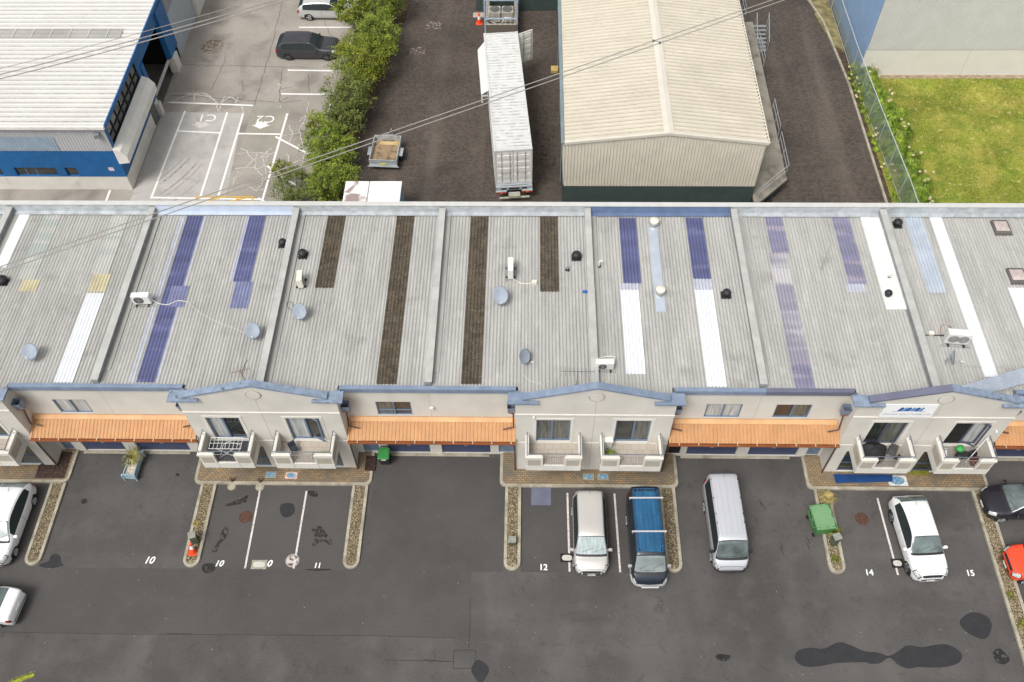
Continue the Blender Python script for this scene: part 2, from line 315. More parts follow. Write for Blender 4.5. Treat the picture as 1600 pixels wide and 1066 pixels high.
# painted lines of the yard
g=MB()
for l in [(263,160,395,165),(289,174,236,310),(355,176,312,311),(380,178,340,311),(449,178,408,320),(278,205,346,208),(372,209,437,210),
          (440,147,524,148),(450,110,530,111),(468,43,548,43),(516,163,508,198),(431,214,482,241),(418,260,462,290),(172,298,160,330),(236,309,410,312),(404,310,424,322)]:
    ribbon(g,pxl(*l),.15,.012)
struct(g.build('painted_line',PAINT))
g=MB()
for l in [(306,308,395,308),(306,317,395,317),(308,308,304,318),(395,308,394,318),(308,318,345,309),(345,318,388,309),(372,309,366,318)]: ribbon(g,pxl(*l),.12,.016)
struct(g.build('painted_yellow_box',YEL))
g=MB()
for l in [(384,262,396,250,410,244,424,232),(396,250,386,236,376,232),(410,244,416,270,412,284),(424,268,440,262),(430,300,436,280,446,270),(458,230,470,226,486,228),(452,196,458,210,452,222),(345,165,350,152,362,152),(246,166,300,147,330,152),(388,292,398,298,420,296),(455,268,462,285),(246,166,268,146,300,147,320,146,330,152,345,165,342,174),(320,146,337,160,341,174),(303,147,302,163),(345,160,362,152,373,158),(372,152,368,162),
          (370,240,392,238,420,240),(402,240,398,262,412,275,408,290,400,300),(420,242,410,262,398,265),(372,268,360,300),(368,264,398,262),(468,190,480,178,482,160),
          (440,214,466,208,478,182),(470,195,495,192),(468,206,476,240,470,262),(448,240,454,258),(445,262,470,250),(378,166,380,178),(412,246,430,238)]:
    ribbon(g,wob(pxl(*l),.3,.06),.07,.009)
struct(g.build('crack_sealant',mat('pale crack filler',(0.5,0.475,0.44),.9,.2,5)))
g=MB()
for l in [(398,165,425,70,442,0),(250,100,340,103,420,104,480,105),(330,140,352,96,352,84),(378,126,382,142,378,140),(482,116,484,146),(505,22,514,52,520,60),(440,112,436,160,450,152),(438,160,470,158),(436,140,452,137),(262,148,430,160)]:
    ribbon(g,wob(pxl(*l),.3,.06),.03,.007)
struct(g.build('crack',mat('dark crack',(0.06,0.055,0.05),.9)))
g=MB()  # tyre arcs on the slab
for k in range(7):
    cx,cy,r0=-28.5+k*.15,51.5,8.0+k*.37
    pts=[Vector((cx+r0*math.sin(a)*.62,cy-r0*math.cos(a),0)) for a in [math.radians(20+j*4) for j in range(11)]]
    if k in(0,1,3,4,6): ribbon(g,[p for p in pts if p.x<-22.4 and p.x>-25.6+.3*(k%2)],.11 if k%2 else .06,.0075)
struct(g.build('tyre_mark',mat('tyre rubber mark',(0.33,0.315,0.295),.9,.2,4)))
g=MB(); g.lathe((*G(332,73)[:2],.006),[(0,0),(.9,0)],n=18); struct(g.build('rust_stain',speckle(mat('rust stain',(0.22,0.12,0.04),.9,.2,2),.45,.7)))
FLIP=Matrix.Rotation(math.pi,3,'Z')
struct(textmesh('C1',1.05,PAINT,'bay_letters',G(324,184)+Vector((0,0,.013)),FLIP,sx=1.1)); struct(textmesh('C2',1.05,PAINT,'bay_letters',G(415,186)+Vector((0,0,.013)),FLIP,sx=1.1))
struct(textmesh('10',.4,PAINTW,'bay_letters',G(437,132)+Vector((0,0,.013)),FLIP)); struct(textmesh('11',.4,PAINTW,'bay_letters',G(436,167)+Vector((0,0,.013)),FLIP))
for px,py in((314,195),(408,196)):
    c=G(px,py); g=MB(); z=.013; x,y=c.x,c.y
    g.poly([(x-.42,y+.3),(x+.42,y+.3),(x+.42,y+.02),(x+.7,y+.02),(x,y-.38),(x-.7,y+.02),(x-.42,y+.02)],z); struct(g.build('painted_arrow',PAINTW if px<400 else PAINT))
# front lot markings
g=MB()
for a,b,c,e in [(406,768,383,888),(479,768,459,888),(886.5,771,890,893),(960,772,969,894),(1371,779,1403,898)]: ribbon(g,pxl(a,b,c,e),.1,.008)
struct(g.build('painted_line',PAINTW))
for t_,px,py,s_,sh in [('10',233,876,.58,.25),('10',342,881,.5,.25),('10',417,881,.55,.25),('11',496,884,.42,.1),('12',849,887,.5,0),('14',1358,895,.48,0),('15',1516,896,.48,0)]:
    struct(textmesh(t_,s_*.88,PAINT,'bay_number',G(px,py)+Vector((0,0,.012)),bold=.012,shear=sh))
def blob(name,pts,m,z=.007):
    P=[Vector(p) for p in pts]; n=len(P); out=[]
    for i in range(n):
        a,b,c,e=P[i-1],P[i],P[(i+1)%n],P[(i+2)%n]
        for k in range(4):
            t=k/4; out.append(.5*((2*b)+(c-a)*t+(2*a-5*b+4*c-e)*t*t+(3*b-a-3*c+e)*t**3))
    g=MB(); g.poly(out,z); return struct(g.build(name,m))
PATCH=mat('fresh bitumen patch',(0.028,0.028,0.031),.75,.12,2,fine=.25,fscale=28)
OIL=speckle(mat('oil stain',(0.022,0.02,0.019),.7,.25,3,fine=.3,fscale=20),.35,.55); OIL2=speckle(mat('faint oil stain',(0.032,0.028,0.025),.85,.15,3,fine=.3,fscale=20),.42,.62)
blob('bitumen_patch',[G(1200+x/4,900+y/4) for x,y in((165,510),(190,465),(270,450),(350,455),(440,415),(520,435),(600,470),(690,480),(750,500),(800,480),(870,435),(960,445),(1050,430),(1120,430),(1190,465),(1212,510),(1180,550),(1080,573),(940,570),(880,580),(820,560),(760,512),(700,545),(640,550),(600,540),(430,545),(350,560),(260,570),(200,555))],PATCH)
blob('bitumen_patch',[G(1200+x/4,900+y/4) for x,y in((1198,300),(1215,260),(1260,232),(1310,230),(1370,255),(1397,300),(1390,350),(1360,393),(1310,388),(1240,350))],PATCH)
blob('bitumen_patch',[G(1200+x/4,900+y/4) for x,y in((1405,490),(1420,462),(1450,455),(1480,480),(1510,520),(1490,548),(1460,552),(1425,535))],OIL)
blob('bitumen_patch',[G(600+x/4,900+y/4) for x,y in((545,590),(565,540),(595,525),(640,555),(657,590),(640,630),(605,672),(570,640))],PATCH)
blob('bitumen_patch',[G(270+x/5,730+y/5) for x,y in((835,325),(850,290),(900,280),(940,290),(955,330),(940,370),(885,395),(850,375))],PATCH)
blob('bitumen_patch',[G(x/3.17,730+y/3.17) for x,y in((190,487),(240,465),(255,437),(295,435),(305,475),(315,487),(250,502))],PATCH)
for X0,Y0,sc,L in [(270,730,5,[(305,665),(345,590),(400,470),(430,470),(425,540),(370,600),(340,665)]),(270,730,5,[(225,785),(250,755),(320,755),(330,800),(280,830),(235,815)]),
    (270,730,5,[(1080,480),(1150,460),(1200,520),(1245,580),(1230,610),(1170,580),(1090,620),(1110,550)]),(270,730,5,[(545,240),(580,215),(585,250),(560,280),(430,305),(425,290)]),
    (270,730,5,[(1055,190),(1120,190),(1130,230),(1070,225)]),(0,730,3.17,[(402,165),(420,156),(432,162),(428,178),(405,180)]),(270,730,5,[(1040,797),(1220,795),(1225,805),(1120,810),(1040,803)]),
    (1200,900,4,[]),(0,730,3.17,[(870,35),(880,30),(888,38),(880,48)])]:
    if L: blob('oil_stain',[G(X0+x/sc,Y0+y/sc) for x,y in L],OIL2 if len(L)>6 else OIL)
blob('oil_stain',[G(1118,1026),G(1125,1022),G(1142,1025),G(1135,1033),G(1124,1032)],OIL)
g=MB()
for l in [(0,988,200,991,360,992,600,994,712,997),(735,935,734,985,732,1012),(600,1031,710,1034),(260,990,300,990)]: ribbon(g,wob(pxl(*l),.6,.015),.022,.006)
for l in [(660,1031,709,1034),(709,1017,743,1016,742,1044),(709,1017,708,1045,741,1044),(1540,770+30,1612,1080)]: ribbon(g,wob(pxl(*l),.4,.012),.022,.0065)
for k in range(9):   # tyre scuffs
    a=G(U(1130,1260),U(760,900)); pts=[a+Vector((.35*math.cos(t_)*U(.9,1),.5*math.sin(t_),0)) for t_ in (0,.3,.6,.9)]; ribbon(g,pts,.03,.0062)
struct(g.build('asphalt_seam',mat('seam tar',(0.03,0.028,0.027),.9)))
AP=mat('darker asphalt panel',(0.072,0.067,0.064),.9,.12,.25,fine=.36,fscale=28,bump=.3); mixin(AP,(0.09,0.083,0.078),1.1,.5,.75,amount=.5); AP2=mat('lighter asphalt panel',(0.08,0.074,0.07),.9,.12,.25,fine=.36,fscale=28,bump=.3); mixin(AP2,(0.08,0.073,0.068),.8,.5,.75,amount=.6)
for P_,m_ in (([(-16.6,17.43),(-9.4,17.43),(-9.4,22.08),(-16.6,22.08)],AP2),([(-30,14.08),(-2.86,14.1),(-2.86,17.4),(-30,17.4)],AP),([(-8.5,17.4),(-1.3,17.4),(-1.3,23.9),(-8.2,23.9)],AP),([(-.38,17.4),(6.9,17.4),(6.9,22.08),(-.38,22.08)],AP)):
    g=MB(); g.poly(P_,.003); struct(g.build('asphalt_panel',m_))
for px_,py_ in((678,40),(652,80)):
    c_=G(px_,py_); g=MB(); g.poly([(c_.x-.6,c_.y-.45),(c_.x+.6,c_.y-.45),(c_.x+.6,c_.y+.5),(c_.x-.6,c_.y+.5)],.012); struct(g.build('worn_paint_patch',speckle(mat('pinkish worn paint',(.26,.2,.19),.9,.2,4),.45,.6)))
g=MB(); g.poly(pxl(830,758,861,758,861,790,830,790),.03,.02); tag(g.build('steel_plate',SLATEC),'square dark blue grey plate lying on the asphalt beside the kerb of bay 12','plate')
# litter specks
g=MB()
for i in range(110):
    x,y=U(-25,25),U(12.2,21.5); s_=U(.008,.02); g.obox((x,y,.014),s_*1.6,s_,.012,U(0,3))
g2=g.build('litter',mat('pale litter',(0.55,0.52,0.42),.9,.3,9)); g2['kind']='stuff'; tag(g2,'tiny pale leaves and specks scattered over the asphalt','litter')
# ============================================================ PAVEMENTS, KERB ISLANDS
def rounded(x0,x1,y0,y1,r,n=6,back=False):
    p=[]
    for cx,cy,a0 in((x0+r,y0+r,180),(x1-r,y0+r,270)):
        p+=[(cx+r*math.cos(math.radians(a0+90*i/n)),cy+r*math.sin(math.radians(a0+90*i/n))) for i in range(n+1)]
    return p+[(x1,y1),(x0,y1)]
for x0,x1 in((-34.5,-24.72),(-17.95,-8.4),(-1.55,7.95),(14.72,24.28)):
    g=MB(); g.poly(rounded(x0,x1,22.1,24.14,.35),.115,.2); struct(g.build('kerb',KERB))
    g=MB(); g.poly(rounded(x0+.15,x1-.15,22.26,24.15,.25),.122); struct(g.build('pavement',PAVE))
for x0,x1 in((-24.7,-17.97),(-8.38,-1.57),(7.97,14.7),(24.3,31)):
    g=MB(); g.box(x0+.25,x1-.6,23.93,24.12,0,.03); struct(g.build('garage_threshold',KERB))
island_lab={-25.22:'gravel kerb island beside the white hatchback, leftmost of the six',-17.1:'gravel kerb island carrying the red cone and grey green box',
 -8.97:'bare gravel kerb island at the end of the bay numbered 11',-0.82:'gravel kerb island left of the bay numbered 12',7.32:'gravel kerb island right beside the blue van',
 15.46:'gravel kerb island with tussock grasses and green skip bin on it',23.72:'long gravel kerb island between the bay numbered 15 and the black car'}
for cx,lab in island_lab.items():
    y0=17.45 if cx<20 else 6; r=.42; n=8
    def ring(r_,yy): return [(cx+r_*math.cos(math.radians(180+180*i/n)),yy+r_+r_*math.sin(math.radians(180+180*i/n))) for i in range(n+1)]
    o=thing('kerb_island',lab,'kerb island',(cx,y0,0),group='gravel kerb islands between parking bays')
    g=MB(); ou=ring(r,y0); inn=ring(r-.15,y0+.15); ou=[(cx-r,22.09)]+ou+[(cx+r,22.09)]; inn=[(cx-r+.15,22.09)]+inn+[(cx+r-.15,22.09)]
    sh=lambda L,z:[(a-cx,b-y0,z) for a,b in L]
    N_=len(ou); v=sh(ou,.13)+sh(inn,.13)+sh(ou,0)+sh(inn,.05); f=[]
    for i in range(N_-1): f+=[(i,i+1,i+1+N_,i+N_),(i,i+2*N_,i+1+2*N_,i+1),(i+N_,i+1+N_,i+1+3*N_,i+3*N_)]
    g.add(v,f); g.m=1
    for yy in [k*.9+.6 for k in range(int((21.5-y0)/.9))]:
        for sx in(-r,r-.15): g.add([(sx+.002,yy,.134),(sx+.148,yy,.134),(sx+.148,yy+.012,.134),(sx+.002,yy+.012,.134)],[(0,1,2,3)])
    g.norecalc=True; g.build('kerb_edging',[KERB,mat('joint dark',(0.08,0.07,0.06))],o)
    g=MB(); g.add(sh(inn,.085),[tuple(range(N_))])
    for k in range(1500 if cx<20 else 3000):
        x=U(-.25,.25); y=U(.3,22-y0); s_=U(.02,.045); z=.085+s_*.2
        g.add([(x-s_,y,z),(x,y-s_,z),(x+s_,y,z),(x,y+s_,z),(x,y,z+s_*.8)],[(0,1,4),(1,2,4),(2,3,4),(3,0,4)])
    g.norecalc=True; g.build('gravel',GRAV,o)
# long kerb of the brick yard on the right
g=MB(); P=[(23.5,36),(23.4,55.4),(22.9,62.8),(22.2,66),(22.2,90)]
for a,b in zip(P,P[1:]): g.poly([(a[0]-.0,a[1]),(b[0],b[1]),(b[0]+.16,b[1]),(a[0]+.16,a[1])],.12,.15)
struct(g.build('kerb',KERB))
g=MB(); g.poly([(22.5,63.4),(23.1,60.2),(23.9,59),(23.9,90),(22.5,90)],.1,.1); struct(g.build('grass_bank',mat('dry bank',(0.2,0.17,0.08),.95,.4,2,fine=.3)))
# ============================================================ TERRACE BUILDING
TB=thing('terrace_building','long cream terrace of work units with grey corrugated roof, gabled bays and orange awnings','building',(0,24,0))
def inst(root,mb,name,m,**k):     # a part modelled in world coordinates under a thing's empty
    o=mb.build(name,m,**k); o.parent=root; o.location=-Vector(root.location); return o
def tb(mb,name,m,parent=None,**k):
    if parent: o=mb.build(name,m,**k); o.parent=parent; return o
    return inst(TB,mb,name,m,**k)
def sub(mb,name,m,parent,**k): o=mb.build(name,m,**k); o.parent=parent; return o
PX=[-37.7,-29.5,-21.35,-13.17,-4.93,3.2,11.35,19.6,27.75,36]
BC=[-29.5,-13.15,3.2,19.57]; HW=3.87
PIT=.177
def zr(y): return 6.42+(35.9-y)*.005
RZ0,RZ1=zr(24.3),zr(35.8)
def front_of(x): return 23.42 if any(abs(x-c)<HW-.12 for c in BC) else 24.28
roofs=[]
RVEC=Vector((0,1,-.005)).normalized()
for i in range(len(PX)-1):
    x0,x1=PX[i]+.16,PX[i+1]-.16
    g=MB(); g.corr((x0,0,zr(0)),(1,0,0),RVEC,x1-x0,1,PIT,.034,nrm=(0,0,1),trim=lambda x,x0=x0:(front_of(x0+x),35.75))
    o=tb(g,'roof_sheet',FIBRE,smooth=True); roofs.append((o,x0,x1))
    g=MB()
    for yy in [24.6+k*1.22 for k in range(10)]:
        k=0; n=int((x1-x0)/PIT)
        for j in range(0,n,2):
            x=x0+(j+.25)*PIT; z=zr(yy)+.034; s_=.017
            g.add([(x-s_,yy-s_,z),(x+s_,yy-s_,z),(x+s_,yy+s_,z),(x-s_,yy+s_,z),(x,yy,z+.018)],[(0,1,4),(1,2,4),(2,3,4),(3,0,4)])
    q=sub(g,'roof_fixings',mat('pale roofing screw caps',(0.62,0.6,0.56),.7,.1,2),o); q['kind']='stuff'
    g=MB()
    for yy in (26.4,28.9,31.4,33.9): # lap edges
        g.corr((x0,yy,zr(yy)+.006),(1,0,0),RVEC,x1-x0,.05,PIT,.034,nrm=(0,0,1))
    sub(g,'sheet_lap',FIBRE,o,smooth=True)
def unit_of(x):
    for r in roofs:
        if r[1]-.3<=x<=r[2]+.3: return r
    return roofs[0]
def strip(pt,pb,wid,m,name='skylight_strip',flat=False,lift=.014,x=None,dz=0):
    a,b=G(*pt,6.46),G(*pb,6.46); xc=x if x is not None else (a.x+b.x)/2; ro,x0,x1=unit_of(xc)
    k=round((xc-wid/2-x0)/PIT); xs=x0+k*PIT; y0,y1=b.y,min(a.y,35.74)
    y0=max(y0,front_of(xc)+.01)
    g=MB()
    if flat:
        g.add([(xs,y0,zr(y0)+.055),(xs+wid,y0,zr(y0)+.055),(xs+wid,y1,zr(y1)+.055),(xs,y1,zr(y1)+.055),(xs,y0,zr(y0)+.0),(xs+wid,y0,zr(y0)+.0),(xs+wid,y1,zr(y1)+.0),(xs,y1,zr(y1)+.0)],[(0,1,2,3),(0,4,5,1),(1,5,6,2),(3,7,4,0)])
    else: g.corr((xs,y0,zr(y0)+lift),(1,0,0),RVEC,wid,y1-y0,PIT,.034,nrm=(0,0,1))
    o=sub(g,name,m,ro,smooth=not flat); return xs,y0,y1,ro
SW=.95
for pt,pb,m in [((76,335),(48,437),FIBREG),((48,437),(45,455),YELSH),((186,335),(160,428),FIBREG),((160,428),(152,456),YELSH),((150,458),(97,598),WHSH),
    ((302,337),(228,598),BLUESH),((405,337),(379,440),BLUESH),((379,440),(371,482),BLUEL),
    ((524,335),(510,450),BRSH),((633,335),(604,601),BRSH),((750,338),(738,601),BRSH),((857,338),(858,456),BRSH),
    ((979,340),(985,443),BLUESH),((985,453),(995,585),WHSH),((1087,340),(1097,436),BLUESH),((1099,453),(1118,605),WHSH),
    ((1208,338),(1220,395),PURD),((1220,395),(1248,570),PURP),((1248,570),(1256,607),PURD),((1314,338),(1337,444),PURD)]:
    strip(pt,pb,SW if m is not BRSH else 1.0,m)
for pt,pb,m in [((281,440+7),(275,480),BLUEL),((984,443),(986,453),HAZESH),((1096,436),(1099,453),HAZESH),((1337,444),(1340,457),HAZESH)]: strip(pt,pb,SW,m,lift=.024,name='sheet_overlap')
strip((40,328),(2,418),.75,WHSH,flat=True,name='flat_flashing')
strip((1466,340),(1540,590),.66,WHSH,flat=True,name='flat_flashing',x=22.6)
strip((1021,357),(1034,488),.5,NEWB,flat=True,name='flat_flashing')
strip((1427,338),(1460,458),.95,NEWB,lift=.04,name='new_roof_sheet')
strip((1592,450),(1620,530),.9,WHSH)
xs,y0,y1,ro=strip((1362,338),(1398,484),1.06,mat('white roof membrane',(.68,.68,.66),.6,.05,2),flat=True,name='white_membrane',x=18.92)
# blue haze edges along the blue strips
for pt,pb,dx in [((302,337),(228,598),-.62),((405,337),(379,440),-.62),((228+74,337),(228,598),.55)]:
    xc=(G(*pt,6.46).x+G(*pb,6.46).x)/2+dx; strip(pt,pb,.2,HAZESH,lift=.008,x=xc,name='milky_edge')
# party wall parapets
for i,x in enumerate(PX[1:-1]):
    yb=23.5 if any(abs(x-c)<.5 for c in BC) else 24.3
    g=MB(); g.box(x-.15,x+.15,yb,35.98,6.2,6.8); o=tb(g,'party_parapet',CAPD)
    g=MB(); g.box(x-.185,x+.185,yb,30.2,6.802,6.84); g.box(x-.175,x+.175,30.21,35.97,6.802,6.835); g.box(x-.19,x+.19,30.12,30.28,6.842,6.855); sub(g,'parapet_cap',CAPG,o)
    g=MB(); g.box(x+.152,x+.47,yb+.8,35.7,6.4,6.5); sub(g,'flashing',mat('grey flashing',(0.33,0.325,0.30),.6,.15,1.2,stretch=(1,.3,1)),o)
# back parapet
g=MB(); g.box(-38,36.2,36.02,36.25,0,6.96); o=tb(g,'back_parapet',CAPG)
g=MB(); g.box(-38.02,36.22,35.97,36.29,6.965,7.0); sub(g,'parapet_cap',mat('pale parapet cap',(0.52,0.52,0.50),.6,.05,2),o)
for i in range(len(PX)-1):
    g=MB(); x0,x1=PX[i]+.16,PX[i+1]-.16
    g.add([(x0,36.015,6.93),(x1,36.015,6.93),(x1,35.93,6.52),(x0,35.93,6.52),(x1,35.68,6.50),(x0,35.68,6.50)],[(0,1,2,3),(3,2,4,5)])
    sub(g,'back_flashing',{2:SKYB,5:DBLUE}.get(i,GALV),o)
# building core
g=MB(); g.box(-38,36.2,24.45,36.01,0,6.3); g.box(-38,36.2,24.36,24.44,2.6,6.3)
tb(g,'inner_wall',mat('plain back wall',(0.4,0.38,0.35),.9))
def holewall(mb,x0,x1,z0,z1,y,holes,dep=.14):
    xs=sorted({x0,x1,*[h[0] for h in holes],*[h[1] for h in holes]}); zs=sorted({z0,z1,*[h[2] for h in holes],*[h[3] for h in holes]})
    for a,b in zip(xs,xs[1:]):
        for c,e in zip(zs,zs[1:]):
            mx,mz=(a+b)/2,(c+e)/2
            if any(h[0]<mx<h[1] and h[2]<mz<h[3] for h in holes): continue
            mb.quad((a,y,c),(b,y,c),(b,y,e),(a,y,e))
    for h in holes:
        a,b,c,e=h[:4]
        mb.quad((a,y,c),(a,y,e),(a,y+dep,e),(a,y+dep,c)); mb.quad((b,y,c),(b,y+dep,c),(b,y+dep,e),(b,y,e))
        mb.quad((a,y,e),(b,y,e),(b,y+dep,e),(a,y+dep,e)); mb.quad((a,y,c),(a,y+dep,c),(b,y+dep,c),(b,y,c))
def window(x0,x1,z0,z1,y,fm,gm,parent,vbars=(.5,),hbars=(),fw=.06,name='window',gm2=None):
    g=MB(); ya,yb=y-.03,y+.06
    g.box(x0,x0+fw,ya,yb,z0,z1); g.box(x1-fw,x1,ya,yb,z0,z1); g.box(x0+fw,x1-fw,ya,yb,z0,z0+fw); g.box(x0+fw,x1-fw,ya,yb,z1-fw,z1)
    for v in vbars: xm=x0+(x1-x0)*v; g.box(xm-fw*.6,xm+fw*.6,ya-.012,yb,z0+fw,z1-fw)
    vb=[x0+fw]+[x0+(x1-x0)*v for v in vbars]+[x1-fw]
    for a,b in zip(vb,vb[1:]):
        for h in hbars: zm=z0+(z1-z0)*h; g.box(a+fw*.6,b-fw*.6,ya+.01,yb,zm-.025,zm+.025)
    o=tb(g,name,fm,parent)
    for k,(a,b) in enumerate(zip(vb,vb[1:])):
        g=MB(); g.quad((a,y+.03,z0+fw),(b,y+.03,z0+fw),(b,y+.03,z1-fw),(a,y+.03,z1-fw)); sub(g,'pane',(gm2 or gm) if k%2 else gm,o)
    return o
# ---- recessed walls between the gabled bays
REC=[(BC[0]+HW,BC[1]-HW),(BC[1]+HW,BC[2]-HW),(BC[2]+HW,BC[3]-HW),(BC[3]+HW,BC[3]+HW+8.6)]
WIN=[[(-24.03,-22.34)],[(-7.7,-5.93)],[(8.83,10.61),(12.28,14.05)],[(25.2,27.0)]]
GAR=[[(-24.3,-22.05),(-21.36,-18.5)],[(-7.63,-5.35),(-4.71,-2.08)],[(8.49,11.17),(11.81,14.43)],[(24.8,27.4),(28.1,30.7)]]
ENT=[[(-25.45,-24.85)],[(-8.95,-8.1),(-1.63,-0.8)],[(7.35,8.15),(14.92,15.6)],[(23.6,24.3)]]
GW=[[(CURT,CURT)],[(CURTD,GLASS)],[(CURT,CURT),(GLASS,CURTD)],[(GLASS,GLASS)]]
for i,(x0,x1) in enumerate(REC):
    holes=[(a,b,4.04,5.3) for a,b in WIN[i]]+[(a,b,0.02,2.4) for a,b in GAR[i]]+[(a,b,.12,2.2) for a,b in ENT[i]]
    g=MB(); holewall(g,x0,x1,0,6.5,24.1,holes); g.quad((x0,24.1,0),(x0,24.1,6.5),(x0,24.4,6.5),(x0,24.4,0)); o=tb(g,'recessed_wall',WALL)
    g=MB(); xm=(x0+x1)/2; g.box(xm-.008,xm+.008,24.096,24.099,3.95,6.45); sub(g,'wall_joint',mat('wall joint',(0.38,0.36,0.33)),o)
    for k,(a,b) in enumerate(WIN[i]): window(a,b,4.04,5.3,24.16,FRAMEB,GW[i][k][0],o,vbars=(.5,),hbars=((.33,) if i==1 else ()),gm2=GW[i][k][1])
    for a,b in GAR[i]:
        g=MB(); n=4
        for k in range(n): g.rbox(a+.01,b-.01,24.2,24.26,.02+k*.59,.02+(k+1)*.59-.02,.01)
        gd=sub(g,'garage_door',NAVY,o)
        g=MB(); g.box((a+b)/2-.09,(a+b)/2+.09,24.17,24.2,.75,.8); sub(g,'door_handle',STEEL,gd)
    for k,(a,b) in enumerate(ENT[i]):
        g=MB(); g.box(a+.01,b-.01,24.18,24.24,.13,2.19); ed=sub(g,'entry_door',FRAMEB if (i,k)!=(2,0) else DARK,o)
        g=MB(); g.box(a+.16,b-.16,24.165,24.179,.9,2.0) ; sub(g,'door_glass',GLASS,ed)
        g=MB(); g.cyl((b-.12,24.13,1.05),(b-.12,24.18,1.05),.03,n=8); sub(g,'door_knob',STEEL,ed)
    # blue cap along the wall head
    cm=SLATEC if i==2 else BLUECAP
    segs=[(x0-.02,x1+.02,cm)] if i!=2 else [(x0-.02,x0+4.4,BLUECAP),(x0+4.4,x1+.02,SLATEC)]
    for a,b,m_ in segs:
        g=MB(); g.box(a,b,24.0,24.23,6.505,6.6); g.box(a,b,23.965,23.979,6.34,6.59); sub(g,'wall_cap',m_,o)
    for sx,xx in((1,x0),(-1,x1)):
        m_=SLATEC if (i==2 and sx<0) else BLUECAP
        g=MB(); xa,xb=(xx-.17,xx+.05) if sx>0 else (xx-.05,xx+.17); g.box(xa,xb,23.3,23.963,6.505,6.606); sub(g,'wall_cap',m_,o)
        g=MB(); g.box(min(xx-sx*.75,xx-sx*.2),max(xx-sx*.75,xx-sx*.2),23.62,23.85,6.47,6.505); sub(g,'roof_gap',DARK,o)
    # awning
    a,b=x0+.02,x1-.02; g=MB(); dz=(3.78-3.36)
    vv=Vector((0,24.07-22.97,dz)); g.corr((a,22.97,3.36),(1,0,0),vv,b-a,vv.length,.19,.028,prof='rib',nrm=Vector((0,-dz,1.1)).normalized())
    aw=tb(g,'awning',ORNG)
    g=MB(); g.add([(a,23.88,3.755),(b,23.88,3.755),(b,24.09,3.86),(a,24.09,3.86),(b,24.09,3.93),(a,24.09,3.93)],[(0,1,2,3),(3,2,4,5)]); sub(g,'head_flashing',mat('light orange flashing',(0.58,0.33,0.16),.55),aw)
    for sx,xx in((1,a),(-1,b)):
        g=MB(); q0,q1=(xx+sx*.0,xx+sx*.1); g.add([(q0,22.95,3.40),(q1,22.95,3.40),(q1,24.08,3.85),(q0,24.08,3.85)],[(0,1,2,3)]); sub(g,'edge_flashing',ORNG,aw)
    g=MB(); g.box(a,b,22.84,22.86,3.23,3.36); g.box(a,b,22.861,22.97,3.23,3.25); g.box(a,b,22.955,22.97,3.251,3.34); sub(g,'gutter',RUST,aw)
    g=MB(); k=a+.5
    while k<b: g.box(k,k+.03,22.835,22.97,3.362,3.372); k+=.98
    sub(g,'gutter_strap',IVORY,aw)
    g=MB(); g.box(a+.05,b-.05,22.99,24.05,3.18,3.22); sub(g,'soffit',RUST,aw)
    # rainwater heads and pipes in both corners
    for sx,xx in((1,x0),(-1,x1)):
        cx=xx+sx*.2; y=23.62
        rh=MB()
        rh.add([(cx-.2,y-.2,5.85),(cx+.2,y-.2,5.85),(cx+.2,y+.2,5.85),(cx-.2,y+.2,5.85),(cx-.19,y-.08,5.25),(cx+.19,y-.08,5.25),(cx+.19,y+.2,5.25),(cx-.19,y+.2,5.25)],[(0,4,5,1),(1,5,6,2),(3,2,6,7),(0,3,7,4)])
        h=tb(rh,'rainwater_head',BLUECAPW)
        g=MB(); g.add([(cx-.2,y-.09,5.25),(cx+.2,y-.09,5.25),(cx+.2,y+.2,5.25),(cx-.2,y+.2,5.25),(cx-.05,y,5.02),(cx+.05,y,5.02),(cx+.05,y+.08,5.02),(cx-.05,y+.08,5.02)],[(0,4,5,1),(1,5,6,2),(3,2,6,7),(0,3,7,4),(0,1,2,3)]); sub(g,'funnel',RUST,h)
        g=MB(); g.tube([(cx,y+.04,5.04),(cx-sx*.08,y+.1,4.8),(cx-sx*.08,23.5,3.92),(cx+sx*.45,23.45,3.78)],.04,8); sub(g,'downpipe',BROWNP,h)
        g=MB(); g.tube([(xx+sx*.06,23.0,3.25),(xx+sx*.06,23.06,3.1),(xx+sx*.06,23.08,.15)],.045,8); sub(g,'lower_downpipe',BROWNP,h)
